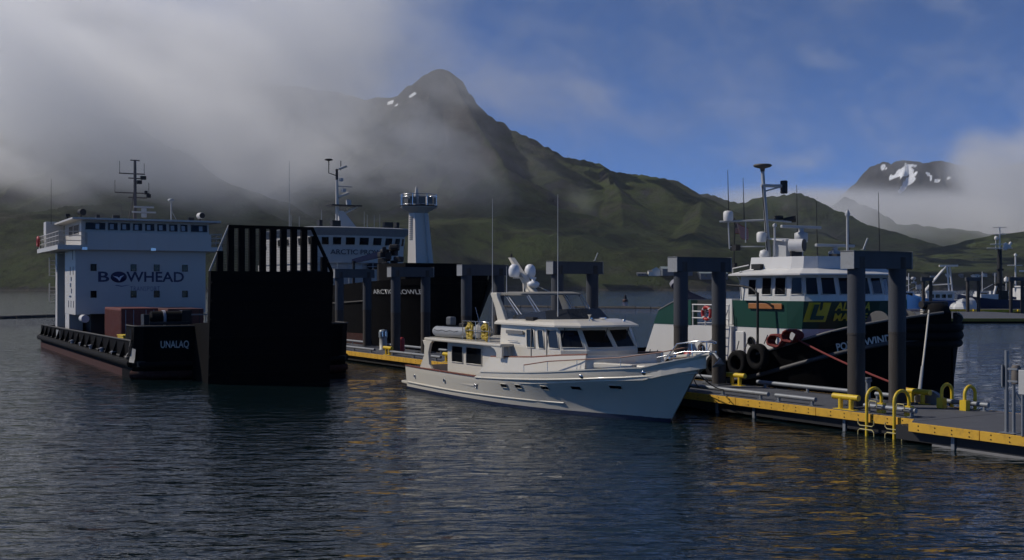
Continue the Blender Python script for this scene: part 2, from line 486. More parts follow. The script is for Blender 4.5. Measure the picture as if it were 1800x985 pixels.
def water_mat():
    m = bpy.data.materials.new('water')
    nt, out = nodes(m); N = nt.nodes.new; Lk = nt.links.new
    b = N('ShaderNodeBsdfPrincipled'); Lk(b.outputs[0], out.inputs['Surface'])
    b.inputs['Base Color'].default_value = (0.003, 0.009, 0.011, 1)
    b.inputs['Roughness'].default_value = 0.025; b.inputs['IOR'].default_value = 1.333
    g = N('ShaderNodeNewGeometry')
    hs = []
    for (sc, sx, w) in ((0.8, (0.45, 1, 1), 0.34), (1.9, (0.42, 1.0, 1), 0.52), (4.2, (0.5, 1.0, 1), 0.15)):
        mp = N('ShaderNodeMapping'); mp.inputs['Scale'].default_value = sx; mp.inputs['Rotation'].default_value = (0, 0, R(7) * (1 if sc > 1 else -1))
        Lk(g.outputs['Position'], mp.inputs['Vector'])
        n = N('ShaderNodeTexNoise'); n.inputs['Scale'].default_value = sc; n.inputs['Detail'].default_value = 3; n.inputs['Roughness'].default_value = 0.5; n.inputs['Distortion'].default_value = 0.4
        Lk(mp.outputs[0], n.inputs['Vector'])
        x = N('ShaderNodeMath'); x.operation = 'MULTIPLY'; x.inputs[1].default_value = w; Lk(n.outputs['Fac'], x.inputs[0])
        if hs:
            y = N('ShaderNodeMath'); Lk(hs[-1], y.inputs[0]); Lk(x.outputs[0], y.inputs[1]); hs.append(y.outputs[0])
        else: hs.append(x.outputs[0])
    bp = N('ShaderNodeBump'); bp.inputs['Strength'].default_value = 1.0; bp.inputs['Distance'].default_value = 0.25
    Lk(hs[-1], bp.inputs['Height']); Lk(bp.outputs[0], b.inputs['Normal'])
    return m
wm.materials.append(water_mat())
# the sea bed closes the scene under the water
part('sea_bed', mat('sea_bed', (0.03, 0.03, 0.025), 0.9), None, lambda b: b.add([(-9000, -300, -14), (9000, -300, -14), (9000, 9500, -14), (-9000, 9500, -14)], [(0, 1, 2, 3)]), fix=False)
tag(bpy.data.objects['sea_bed'], kind='structure')

# ------------------------------------------------------------------ paints used by many things
white = mat('white_paint', (0.57, 0.565, 0.55), 0.45, var=0.06, scale=1.2, dirt=(0.38, 0.30, 0.22), dirt_amt=0.18, streak=True)
cream = mat('cream_gelcoat', (0.60, 0.56, 0.475), 0.28, var=0.04, scale=0.8, dirt=(0.45, 0.40, 0.32), dirt_amt=0.10, streak=True, coat=0.2)
black = mat('black_hull_paint', (0.005, 0.005, 0.006), 0.8, var=0.3, scale=1.0, dirt=(0.014, 0.010, 0.008), dirt_amt=0.5, streak=True, spec=0.06)
rubber = mat('black_rubber', (0.008, 0.008, 0.009), 0.85, var=0.25, spec=0.12, bump=0.3)
dark = mat('dark_fittings', (0.02, 0.02, 0.022), 0.6, var=0.2, spec=0.3)
redlead = mat('red_antifouling', (0.050, 0.018, 0.016), 0.85, var=0.3, dirt=(0.085, 0.078, 0.066), dirt_amt=0.8, spec=0.2)
glass = mat('dark_window_glass', (0.006, 0.007, 0.009), 0.06, var=0.1, spec=0.28)
steel = mat('galvanised_steel', (0.20, 0.215, 0.235), 0.55, 0.3, var=0.18, scale=2.0, dirt=(0.11, 0.09, 0.075), dirt_amt=0.35, streak=True)
stain = mat('bright_stainless', (0.62, 0.62, 0.62), 0.22, 1.0, var=0.05)
pile_m = mat('weathered_pile_steel', (0.048, 0.043, 0.040), 0.8, 0.0, var=0.55, scale=1.3, dirt=(0.105, 0.10, 0.098), dirt_amt=0.8, bump=0.35, bscale=14, spec=0.25, streak=True)
cap_m = mat('grey_cap_beam', (0.068, 0.072, 0.080), 0.7, 0.1, var=0.25, scale=1.5, dirt=(0.06, 0.05, 0.045), dirt_amt=0.5, streak=True, spec=0.3)
sleeve_m = mat('blue_grey_pile_coating', (0.052, 0.056, 0.066), 0.7, var=0.4, scale=1.6, dirt=(0.13, 0.13, 0.135), dirt_amt=0.55, streak=True, spec=0.25, bump=0.2, bscale=10)
yellow = mat('yellow_safety_paint', (0.62, 0.43, 0.02), 0.5, var=0.14, scale=3.0, dirt=(0.22, 0.12, 0.03), dirt_amt=0.55)
orange_board = mat('yellow_fascia_timber', (0.60, 0.34, 0.028), 0.75, var=0.22, scale=1.6, dirt=(0.22, 0.12, 0.03), dirt_amt=0.6, bump=0.2, bscale=25)
deck_m = mat('grey_dock_deck', (0.08, 0.084, 0.096), 0.8, var=0.3, scale=1.2, dirt=(0.05, 0.05, 0.05), dirt_amt=0.6, bump=0.25, bscale=30, spec=0.25)
bolt_m = mat('rusty_bolts', (0.03, 0.02, 0.015), 0.8)
teak = mat('red_brown_teak', (0.17, 0.055, 0.030), 0.4, var=0.25, scale=4)
navy = mat('navy_boot_stripe', (0.012, 0.018, 0.045), 0.4)
greyrub = mat('grey_inflatable_fabric', (0.22, 0.235, 0.26), 0.6, var=0.1)
red = mat('red_paint', (0.36, 0.022, 0.022), 0.5, var=0.2)
green = mat('dark_green_paint', (0.006, 0.050, 0.034), 0.45, var=0.15, scale=1.0, dirt=(0.01, 0.025, 0.02), dirt_amt=0.5, streak=True)
redrope = mat('red_rope', (0.15, 0.022, 0.02), 0.9, var=0.25, scale=20)
whiterope = mat('pale_rope', (0.42, 0.40, 0.36), 0.9, var=0.2, scale=20)
blue_cloth = mat('blue_canvas', (0.022, 0.028, 0.085), 0.85, var=0.2)

# ------------------------------------------------------------------ the floating dock
DK_O = Vector((13.04, 36.97, 0)); DK_A = math.atan2(0.855, -0.519)
dock = thing('floating_dock', 'long grey floating dock with yellow timber edge boards running past the pile frames', 'dock', DK_O, DK_A)
ZT = 0.72; WID = 4.4; LEN = 62.0
DM = Matrix.Translation(DK_O) @ Matrix.Rotation(DK_A, 4, 'Z')
def D(s, a, z): return (s, -a, z)      # s along the dock away from the camera, a across it away from the camera
def DW(s, a, z): return DM @ Vector(D(s, a, z))

def deck_panels():
    rr = random.Random(3)
    k = 0; s = 0.02
    while s < LEN - 0.5:
        l = 3.05
        e = min(s + l, LEN)
        part('deck_panel', deck_m, dock, lambda b: b.b2(s + 0.008, e - 0.008, -(WID - 0.09), -0.09, ZT - 0.16, ZT + rr.uniform(-0.006, 0.004)), bev=0.012)
        s = e
    s = -0.45
    while s > -14:
        part('deck_panel', deck_m, dock, lambda b: b.b2(s - 3.05 + 0.008, s - 0.008, -(WID - 0.09), 0.66, ZT - 0.16, ZT + rr.uniform(-0.006, 0.004)), bev=0.012)
        s -= 3.05
    part('deck_panel', deck_m, dock, lambda b: b.prism([(-0.45, -WID + 0.1), (0.02, -WID + 0.1), (0.02, -0.12), (-0.45, 0.62)], 'z', ZT - 0.16, ZT - 0.002))
deck_panels()

def board_mesh(l):
    b = MB(); b.b2(-l / 2 + 0.012, l / 2 - 0.012, -0.038, 0.038, -0.143, 0.143)
    return b
def boards(s0, s1, a, l):
    s = s0; sgn = 1 if s1 > s0 else -1; base = None; bb = None
    while (s1 - s) * sgn > 0.3:
        c = s + sgn * l / 2
        if base is None:
            base = board_mesh(l).build('fascia_board', orange_board, dock, bev=0.006); o = base
            q = MB()
            for i in range(int(l / 0.62)):
                for zz in (-0.065, 0.065):
                    q.lathe([(0.022, 0), (0.022, 0.012), (0.012, 0.018)], (0, 0, 0), 6, Matrix.Translation((-l / 2 + 0.35 + i * 0.62, 0.038, zz)) @ Matrix.Rotation(-math.pi / 2, 4, 'X'))
            bb = q.build('bolts', bolt_m, base); tag(bb, kind='stuff')
        else:
            o = base.copy(); link(o, dock); t = bb.copy(); link(t, o)
        o.location = D(c, a - 0.04, ZT - 0.150)
        s += sgn * l
boards(0.02, LEN, 0.0, 4.15)
boards(-0.50, -14, -0.78, 2.6)
part('fascia_board', orange_board, dock, lambda b: b.plate([(-0.50, 0.79, ZT - 0.29), (-0.50, 0.79, ZT - 0.005), (0.02, 0.06, ZT - 0.005), (0.02, 0.06, ZT - 0.29)], 0.07))
part('back_fascia_board', orange_board, dock, lambda b: b.b2(-14, LEN, -WID + 0.01, -WID + 0.08, ZT - 0.29, ZT - 0.01))
# frame and pontoons in the shade below
part('under_frame', dark, dock, lambda b: (b.b2(0.2, LEN - 0.1, -WID + 0.15, -0.12, 0.10, ZT - 0.17), b.b2(-13.9, 0.2, -WID + 0.15, 0.60, 0.10, ZT - 0.17)))
for k in range(14):
    s = 2.2 + k * 4.4
    part('pontoon', mat('grey_pontoon', (0.10, 0.10, 0.105), 0.7, var=0.3), dock, lambda b: b.tube([D(s, 0.55, 0.0), D(s, WID - 0.5, 0.0)], 0.38, 12))
pf = MB()
pf.tube([D(-1.2, -0.15, -0.12), D(-13.9, -0.15, -0.12)], 0.48, 16)
pf.build('pontoon', MATS['grey_pontoon'], dock)
for s, a in ((3.0, 0.12), (7.5, 0.12), (9.6, 0.12), (-2.0, -0.6)):
    part('hanger', steel, dock, lambda b: b.b2(s - 0.06, s + 0.06, -a - 0.05, -a + 0.05, -0.05, ZT - 0.3))
# pipe bull rails along both edges
def bull_rail(s0, s1, a, z=ZT + 0.22, r=0.085):
    o = part('bull_rail', steel, dock, lambda b: b.tube([D(s0, a, z), D(s1, a, z)], r, 12))
    n = max(2, int(abs(s1 - s0) / 2.4) + 1)
    for i in range(n):
        s = s0 + (s1 - s0) * (0.08 + 0.84 * i / (n - 1))
        part('rail_post', steel, o, lambda b: (b.tube([D(s, a, ZT), D(s, a, z)], 0.06, 8), b.box(D(s, a, ZT + 0.012), (0.22, 0.2, 0.02))))
for (s0, s1) in ((0.15, 2.3), (4.55, 6.55), (6.95, 12.0), (14.6, 21.6), (24.2, 31.0), (33.6, 40.6), (42.8, 49.4), (52, 60)):
    bull_rail(s0, s1, 0.32)
for (s0, s1) in ((0.1, 2.1), (3.95, 5.0), (5.6, 11.4), (14.2, 21.2), (24.0, 31.0), (33.4, 37.0), (37.5, 40.8), (42.6, 46.2), (46.6, 49.9), (52, 60)):
    bull_rail(s0, s1, WID - 0.42)

# yellow T-shaped bollards
BL = [(3.1, 0.28, 'yellow T shaped bollard on the dock edge just before the two ladders'), (3.2, WID - 0.28, 'yellow bollard at the foot of the pale mooring line'),
      (12.5, 3.75, 'yellow bollard on the dock beside the yacht bow and grey pile'), (40.7, 0.28, 'yellow bollard on the dock edge between yacht stern and black landing craft'), (32.6, 0.28, 'yellow bollard seen behind the yacht aft cabin')]
def make_bollard(s, a, label, ln=1.15):
    t = thing('mooring_bollard', label, 'bollard', DW(s, a, ZT), DK_A, 'yellow bollards on the floating dock')
    part('base_plate', yellow, t, lambda b: b.box((0, 0, 0.012), (0.95, 0.30, 0.02)))
    for x in (-0.24, 0.24):
        part('post', yellow, t, lambda b: b.tube([(x, 0, 0.02), (x, 0, 0.42)], 0.085, 12))
    part('cross_bar', yellow, t, lambda b: b.tube([(-ln / 2, 0, 0.44), (-ln / 2 + 0.02, 0, 0.44), (ln / 2 - 0.02, 0, 0.44), (ln / 2, 0, 0.44)], 0.105, 14))
    return t
for q in BL: make_bollard(*q)

# swim ladders and the yellow hoops
def make_ladder(s, label):
    t = thing('safety_ladder', label, 'ladder', DW(s, 0.0, ZT), DK_A, 'yellow ladders on the dock edge')
    arc = [(0, -0.52, 0.14)] + [(0, -0.52 + 0.36 - 0.36 * math.cos(R(a)), 0.52 + 0.34 * math.sin(R(a))) for a in range(0, 181, 20)] + [(0, 0.20, -0.2), (0, 0.20, -0.95)]
    part('rail', yellow, t, lambda b: b.tube(arc, 0.055, 12))
    part('socket', yellow, t, lambda b: b.box((0, -0.52, 0.17), (0.24, 0.2, 0.34)))
    rungm = mat('faded_yellow_rung', (0.42, 0.36, 0.16), 0.6, var=0.2)
    for z in (0.42, -0.40, -0.52):
        up = 1 if z != -0.40 else -1
        part('rung', rungm, t, lambda b: b.tube([(-0.34 if z < 0.3 else -0.16, 0.24 if z < 0.3 else -0.10, z - 0.20 * up), (-0.34 if z < 0.3 else -0.16, 0.24 if z < 0.3 else -0.10, z - 0.07 * up), (-0.26 if z < 0.3 else -0.12, 0.24 if z < 0.3 else -0.1, z), (0.26 if z < 0.3 else 0.12, 0.24 if z < 0.3 else -0.1, z), (0.34 if z < 0.3 else 0.16, 0.24 if z < 0.3 else -0.1, z - 0.07 * up), (0.34 if z < 0.3 else 0.16, 0.24 if z < 0.3 else -0.1, z - 0.20 * up)], 0.019, 6))
    return t
make_ladder(1.75, 'yellow ladder standing next to the T shaped bollard')
make_ladder(0.60, 'yellow ladder at the corner where the dock widens')
def make_hoop(s, a, label):
    t = thing('ladder_hoop', label, 'hoop', DW(s, a, ZT), DK_A, 'yellow hoops on the far dock edge')
    arc = [(0, 0.28, 0.1)] + [(0, 0.28 - 0.28 + 0.28 * math.cos(R(x)), 0.55 + 0.28 * math.sin(R(x))) for x in range(0, 181, 20)] + [(0, -0.28, 0.0), (0, -0.28, -0.5)]
    part('rail', yellow, t, lambda b: b.tube(arc, 0.06, 12))
    part('socket', yellow, t, lambda b: b.box((0, 0.28, 0.18), (0.26, 0.22, 0.36)))
make_hoop(1.70, WID - 0.55, 'yellow hoop on the far dock edge next to the tug bow')
make_hoop(0.75, WID - 0.55, 'yellow hoop on the far dock edge with open water behind')

# pile frames
def pile_frame(s, label, ztop=6.29):
    t = thing('pile_frame', label, 'pile frame', DW(s, 2.32, 0), DK_A, 'steel pile frames through the dock')
    rr = random.Random(int(s * 10))
    for y in (1.075, -1.075):
        part('pile', pile_m, t, lambda b: b.tube([(0, y, -9), (0, y, 0.6), (0, y, 3), (0, y, ztop - 0.2)], 0.305, 28))
        sl_ = part('coated_sleeve', sleeve_m, t, lambda b: b.tube([(0, y, 3.35), (0, y, ztop - 0.63)], 0.312, 28))
        part('weld_seam', pile_m, sl_, lambda b: b.tube([(0, y, 3.30), (0, y, 3.37)], 0.318, 28))
        part('pile_collar', cap_m, t, lambda b: (b.b2(-0.52, -0.36, y - 0.5, y + 0.5, 0.705, 0.78), b.b2(0.36, 0.52, y - 0.5, y + 0.5, 0.705, 0.78), b.b2(-0.36, 0.36, y - 0.5, y - 0.36, 0.706, 0.779), b.b2(-0.36, 0.36, y + 0.36, y + 0.5, 0.706, 0.779)))
    part('cap_beam', cap_m, t, lambda b: (b.b2(-0.30, 0.30, -1.55, 1.55, ztop - 0.035, ztop), b.b2(-0.27, -0.24, -1.52, 1.52, ztop - 0.62, ztop - 0.035), b.b2(0.24, 0.27, -1.52, 1.52, ztop - 0.62, ztop - 0.035), b.b2(-0.23, 0.23, -1.50, -1.47, ztop - 0.6, ztop - 0.035), b.b2(-0.23, 0.23, 1.47, 1.50, ztop - 0.6, ztop - 0.035)))
    for y in (1.53, -1.53):
        part('end_plate', mat('sunlit_end_face', (0.27, 0.28, 0.29), 0.6, 0.2, var=0.15, dirt=(0.14, 0.11, 0.09), dirt_amt=0.4), t, lambda b: b.b2(-0.31, 0.31, y - 0.012, y + 0.012, ztop - 0.64, ztop + 0.012))  # sun on the beam ends is put into this paler colour
    return t
for s, lab in ((3.5, 'large grey pile frame nearest the camera behind the yellow ladders'), (13.2, 'grey pile frame between the yacht bow and the green tug'),
               (22.8, 'grey pile frame rising behind the yacht wheelhouse'), (32.2, 'grey pile frame behind the yacht mast and its white domes'), (41.6, 'grey pile frame standing just behind the yacht stern'),
               (50.9, 'grey pile frame beside the black bow ramp'), (60.2, 'dim pile frame mostly hidden by the black bow ramp')):
    pile_frame(s, lab)

# things standing on the dock
def pedestal(s, a, label):
    t = thing('shore_power_pedestal', label, 'pedestal', DW(s, a, ZT), DK_A)
    part('body', mat('pale_pedestal', (0.30, 0.30, 0.28), 0.5), t, lambda b: b.lathe([(0.30, 0), (0.30, 0.05), (0.26, 0.06), (0.26, 0.85)], n=20))
    part('hood', mat('grey_hood', (0.20, 0.23, 0.25), 0.35), t, lambda b: b.lathe([(0.30, 0.85), (0.31, 1.2), (0.26, 1.36), (0.0, 1.40)], n=20))
    for y in (-0.12, 0.12):
        part('outlet_cover', stain, t, lambda b: b.box((-0.24, y + 0.1, 1.1), (0.16, 0.10, 0.34), rz=0.4))
pedestal(46.0, 2.4, 'round grey power pedestal on the dock between two pile frames')
ext = thing('fire_extinguisher', 'red extinguisher cabinet beside the pile behind the yacht stern', 'extinguisher', DW(42.3, 2.0, ZT), DK_A)
part('cabinet', red, ext, lambda b: b.lathe([(0.20, 0), (0.20, 0.85), (0.16, 0.98), (0.0, 1.02)], n=16))
part('bracket', dark, ext, lambda b: b.box((0.2, 0, 0.5), (0.06, 0.3, 0.12)))
hyd = thing('water_hydrant', 'small grey standpipe on the far bull rail near the red mooring line', 'standpipe', DW(5.3, WID - 0.5, ZT), DK_A)
part('pipe', steel, hyd, lambda b: b.tube([(0, 0, 0), (0, 0, 0.75)], 0.09, 10))
part('valve', steel, hyd, lambda b: (b.tube([(-0.05, 0.22, 0.70), (0, 0, 0.70), (0, -0.16, 0.70)], 0.055, 8), b.lathe([(0.12, -0.02), (0.12, 0.02)], (0, 0, 0.80), 10)))
for (s, a) in ((0.9, 3.25), (-0.35, 3.3), (31.5, 3.4)):
    pass
wheelb = thing('mooring_float', 'grey half round float plate at the far dock edge by the hoops', 'float', DW(3.0, WID + 0.15, 0), DK_A)
part('plate', mat('pale_grey_plate', (0.17, 0.19, 0.22), 0.6, var=0.15), wheelb, lambda b: b.prism([(-0.9 * math.cos(R(x)), 0.25 + 0.95 * math.sin(R(x))) for x in range(0, 181, 15)], 'y', -0.1, 0.1))
part('axle', dark, wheelb, lambda b: b.tube([(0, -0.2, 0.5), (0, 0.2, 0.5)], 0.07, 10))

# gangway foot at the right edge of the picture
gw = thing('gangway', 'white railed gangway landing on the dock at the right edge', 'gangway', DW(-6.2, 1.6, ZT), DK_A)
gdir = -1
part('walkway', steel, gw, lambda b: b.add([(-0.2, -0.75, 0.08), (-0.2, 0.75, 0.08), (-9, 0.75, 1.3), (-9, -0.75, 1.3), (-0.2, -0.75, 0.02), (-0.2, 0.75, 0.02), (-9, 0.75, 1.2), (-9, -0.75, 1.2)], [(0, 1, 2, 3), (7, 6, 5, 4), (0, 4, 5, 1), (1, 5, 6, 2), (2, 6, 7, 3), (3, 7, 4, 0)]))
for y in (-0.75, 0.75):
    for h in (0.5, 0.8, 1.1):
        part('handrail', white, gw, lambda b: b.tube([(0.2 if h > 1 else -0.1, y, h), (-9, y, h + 1.22)], 0.03, 8))
    part('end_loop', white, gw, lambda b: b.tube([(0.2, y, 1.1), (0.42, y, 1.05), (0.50, y, 0.88), (0.40, y, 0.72), (0.1, y, 0.68)], 0.03, 8))
    for k in range(6):
        part('stanchion', white, gw, lambda b: b.tube([(-0.3 - k * 1.6, y, 0.1 + 0.22 * k), (-0.3 - k * 1.6, y, 1.16 + 0.22 * k)], 0.028, 8))
part('wheel', dark, gw, lambda b: b.tube([(-0.2, -0.6, 0.09), (-0.2, 0.6, 0.09)], 0.09, 12))
gp = at(1769.5, 760, 33.4)
gate = thing('gate_post', 'tall grey steel post with a box on the near deck at the right edge', 'post', (gp.x, gp.y, ZT), DK_A)
part('post', steel, gate, lambda b: b.tube([(0, 0, 0), (0, 0, 2.42)], 0.058, 14))
part('brace_post', steel, gate, lambda b: b.tube([(-0.17, -0.09, 0), (-0.17, -0.09, 1.9)], 0.05, 12))
part('strut', steel, gate, lambda b: b.tube([(-0.2, -0.12, 1.2), (-0.75, -0.4, 0.05)], 0.045, 8))
part('box', mat('brown_grey_box', (0.10, 0.085, 0.075), 0.7), gate, lambda b: b.lathe([(0.13, 1.45), (0.13, 1.95), (0.09, 2.0)], (-0.24, -0.1, 0), 12))
part('bracket', steel, gate, lambda b: (b.b2(0.06, 0.10, -0.05, 0.12, 1.35, 2.0), b.b2(-0.36, -0.05, -0.03, 0.03, 1.5, 1.56), b.b2(-0.36, -0.05, -0.03, 0.03, 1.86, 1.92)))
part('base_plate', steel, gate, lambda b: b.box((-0.08, -0.04, 0.012), (0.5, 0.34, 0.02)))
sgp = at(1802, 652, 32.6)
sg = thing('dock_cabinet', 'pale grey cabinet panel at the extreme right edge of the dock', 'cabinet', (sgp.x, sgp.y, ZT), DK_A)
part('panel', mat('pale_grey_panel', (0.42, 0.42, 0.41), 0.5), sg, lambda b: b.box((-0.2, 0, 1.55), (0.75, 0.12, 0.7)), bev=0.01)
part('leg', steel, sg, lambda b: (b.tube([(-0.45, 0, 0), (-0.45, 0, 1.25)], 0.04, 8), b.tube([(0.08, 0, 0), (0.08, 0, 1.25)], 0.04, 8)))

# ------------------------------------------------------------------ the yacht
def interp(tab, x):
    xs = [t[0] for t in tab]
    return tuple(float(np.interp(x, xs, [t[i] for t in tab])) for i in range(1, len(tab[0])))

def skin_side(b, secs, smooth=True):
    """secs: list of half-section polylines (x,y>=0,z) top to keel -> full mirrored shell"""
    rs = []
    for s in secs:
        port = [Vector(p) for p in s]
        rs.append(port + [Vector((p[0], -p[1], p[2])) for p in s[::-1]])
    b.rings(rs, closed=False, smooth=smooth)
    return rs

ya = thing('motor_yacht', 'cream white motor yacht with flybridge moored alongside the dock', 'yacht', (-3.2232, 57.436, 0), -1.02969)
# x, sheer half beam, rub height, waterline half beam, chine half beam
YT = [(0, 2.38, 1.02, 2.28), (2, 2.55, 1.00, 2.42), (4, 2.68, 1.00, 2.52), (6, 2.76, 1.02, 2.55), (8, 2.80, 1.07, 2.52), (10, 2.78, 1.15, 2.40), (12, 2.66, 1.25, 2.12), (13.5, 2.44, 1.34, 1.75), (15, 2.02, 1.47, 1.25), (16.2, 1.46, 1.60, 0.78), (17.0, 0.92, 1.72, 0.42), (17.4, 0.52, 1.80, 0.20), (17.6, 0.22, 1.85, 0.08), (17.7, 0.03, 1.88, 0.015)]
def y_x(x, z):
    """stem rake: pushes the fore stations forward with height"""
    k = max(0.0, (x - 14.0) / 3.7)
    return x + k ** 1.6 * 1.95 * (max(z, -0.4) / 2.55)
def y_sec(x, ztop):
    yb, zr, yw = interp(YT, x)
    out = []
    n = 9
    for i in range(n + 1):
        t = i / n
        z = ztop + (0.0 - ztop) * t
        q = max(0.0, min(1.0, z / zr))
        flare = q ** (1.0 + 0.9 * max(0, (x - 9) / 8.7))
        y = yw + (yb - yw) * flare
        if z > zr: y = yb + (yb - yw) * 0.12 * (z - zr) / zr
        out.append((y_x(x, z), max(0.015, y), z))
    out.append((x, max(0.01, yw * 0.96), -0.12))
    out.append((x, max(0.01, yw * 0.6), -0.7))
    out.append((x, 0.01, -0.9))
    return out
BW = [(0, 1.13), (7.8, 1.13), (8.3, 1.36), (10, 1.45), (12, 1.56), (13.9, 1.71), (16.6, 2.02), (17.7, 2.55)]
yxs = [0, 0.6, 1.5, 3, 4.5, 6, 7, 7.8, 8.3, 9, 10, 11, 12, 13, 14, 15, 15.7, 16.2, 16.6, 17.0, 17.3, 17.5, 17.62, 17.7]
def ytop(x):
    if x <= 16.6: return interp(BW, x)[0]
    return 2.02 + (x - 16.6) / 1.1 * 0.53
hb = MB()
secs = [y_sec(x, ytop(x)) for x in yxs]
rs = skin_side(hb, secs)
hb.add(rs[0], [tuple(range(len(rs[0])))])
hull = hb.build('hull', cream, ya)
# deck inside the bulwarks
def deckline(dz, inset, x0, x1, zf=None):
    pts = []
    for x in yxs:
        if x0 <= x <= x1:
            zt = ytop(x) if zf is None else zf(x)
            q = y_sec(x, ytop(x))[0]
            pts.append((q[0] - (0.1 if x > 16 else 0), max(0.02, q[1] - inset), zt + dz))
    return pts
dl = deckline(-0.42, 0.06, 0, 7.8) + deckline(-0.30, 0.06, 8.3, 17.5)
b = MB()
for (p, q) in zip(dl[:-1], dl[1:]):
    b.add([(p[0], -p[1], p[2]), (q[0], -q[1], q[2]), (q[0], q[1], q[2]), (p[0], p[1], p[2])], [(0, 1, 2, 3)])
b.build('deck', mat('teak_deck', (0.20, 0.15, 0.11), 0.7, var=0.25, scale=5), ya)
# inner bulwark skin and cap rail
for sgn in (1, -1):
    for (x0, x1, mm, nm) in ((0, 7.8, teak, 'cap_rail'), (8.3, 17.7, cream, 'cap_rail')):
        pts = [Vector((q[0], sgn * q[1], q[2])) for q in [y_sec(x, ytop(x))[0] for x in yxs if x0 <= x <= x1]]
        o = MB(); o.rings([[p + Vector((0, -sgn * 0.16, -0.01)), p + Vector((0, -sgn * 0.16, 0.035)), p + Vector((0, sgn * 0.035, 0.035)), p + Vector((0, sgn * 0.035, -0.01))] for p in pts], closed=True, cap0=True, cap1=True)
        o.build(nm, mm, ya)
        o = MB(); o.rings([[p + Vector((0, -sgn * 0.07, 0)), p + Vector((0, -sgn * 0.07, -0.45))] for p in pts], closed=False)
        o.build('bulwark_inside', cream, ya)
    # rub strake
    pts = []
    for x in yxs:
        if x >= 7.8:
            yb, zr, yw = interp(YT, x); s = [q for q in y_sec(x, ytop(x))]
            pts.append(Vector((y_x(x, zr + 0.03), sgn * yb, zr + 0.03)))
    o = MB(); o.tube(pts, 0.038, 8); o.build('rub_strake', cream, ya)
    # spray rail low on the side
    pts = []
    for x in np.linspace(0.2, 13.4, 16):
        yb, zr, yw = interp(YT, x); z = 0.33 + 0.012 * max(0, x - 6); q = (z / zr) ** (1.0 + 0.9 * max(0, (x - 9) / 8.7))
        pts.append(Vector((y_x(x, z), sgn * (yw + (yb - yw) * q), z)))
    o = MB(); o.tube(pts, 0.05, 8, r2=0.03); o.build('spray_rail', cream, ya)
    # navy boot stripe just above the water
    ra = []
    for x in yxs:
        s0 = y_sec(x, ytop(x)); yb, zr, yw = interp(YT, x)
        yy = 0.02 if x > 17.69 else yw
        ra.append([Vector((y_x(x, 0.0), sgn * (yy + 0.012), -0.1)), Vector((y_x(x, 0.11), sgn * (yy + 0.014 + (yb - yw) * (0.11 / zr) ** (1.0 + 0.9 * max(0, (x - 9) / 8.7)) * (x < 17.69)), 0.11 + 0.05 * max(0, (x - 10) / 8)))])
    o = MB(); o.rings(ra, closed=False); o.build('boot_stripe', navy, ya)
part('swim_platform', cream, ya, lambda b: b.prism([(-1.0, -1.9), (-0.85, -2.2), (0.02, -2.3), (0.02, 2.3), (-0.85, 2.2), (-1.0, 1.9)], 'z', 0.22, 0.34), bev=0.03)
def y_hull_pt(x, z):
    yb, zr, yw = interp(YT, x); q = (max(0, z) / zr) ** (1.0 + 0.9 * max(0, (x - 9) / 8.7))
    return Vector((y_x(x, z), -(yw + (yb - yw) * q), z))
def on_hull(x, z, d=0.0):
    p = y_hull_pt(x, z); t = (y_hull_pt(x + 0.1, z) - y_hull_pt(x - 0.1, z)).normalized(); up = (y_hull_pt(x, z + 0.05) - y_hull_pt(x, z - 0.05)).normalized()
    n = t.cross(up).normalized()
    if n.y > 0: n = -n
    return p, t, up, n
for x, z, w, h in ((10.1, 0.90, 0.42, 0.17), (11.1, 0.94, 0.42, 0.17), (12.75, 1.0, 0.42, 0.18), (14.35, 1.10, 0.50, 0.18), (15.85, 1.24, 0.56, 0.18)):
    p, t, up, n = on_hull(x, z)
    port = MB().plate([p - t * w / 2 - up * h / 2 + n * 0.02, p + t * w / 2 - up * h / 2 + n * 0.02, p + t * w / 2 + up * h / 2 + n * 0.02, p - t * w / 2 + up * h / 2 + n * 0.02], 0.05).build('hull_window', glass, ya)
    fr = MB()
    for (a, c) in ((-1, -1), (1, -1), (1, 1), (-1, 1)): pass
    c4 = [p - t * w / 2 - up * h / 2, p + t * w / 2 - up * h / 2, p + t * w / 2 + up * h / 2, p - t * w / 2 + up * h / 2]
    fr.tube([q + n * 0.022 for q in c4], 0.016, 6, closed=True); fr.build('frame', cream, port)
for x, z in ((1.2, 0.68), (4.7, 0.72), (7.7, 0.72)):
    p, t, up, n = on_hull(x, z)
    o = MB(); o.tube([p + n * 0.02 + (t * math.cos(k * math.pi / 6) + up * math.sin(k * math.pi / 6)) * 0.085 for k in range(12)], 0.022, 6, closed=True)
    o.build('fairlead', stain, ya)
    part('fairlead_opening', dark, ya, lambda b: b.lathe([(0.075, 0), (0.0, 0.004)], (0, 0, 0), 12, Matrix.Translation(p + n * 0.014) @ frame_matrix((0, 0, 0), t, up)))
for x, z in ((14.9, 1.60), (16.75, 1.86)):
    p, t, up, n = on_hull(x, min(z, 1.9))
    part('hawse_fitting', stain, ya, lambda b: b.lathe([(0.10, 0), (0.10, 0.03), (0.06, 0.06), (0.0, 0.07)], (0, 0, 0), 14, Matrix.Translation(p + n * 0.01) @ frame_matrix((0, 0, 0), t, up)))

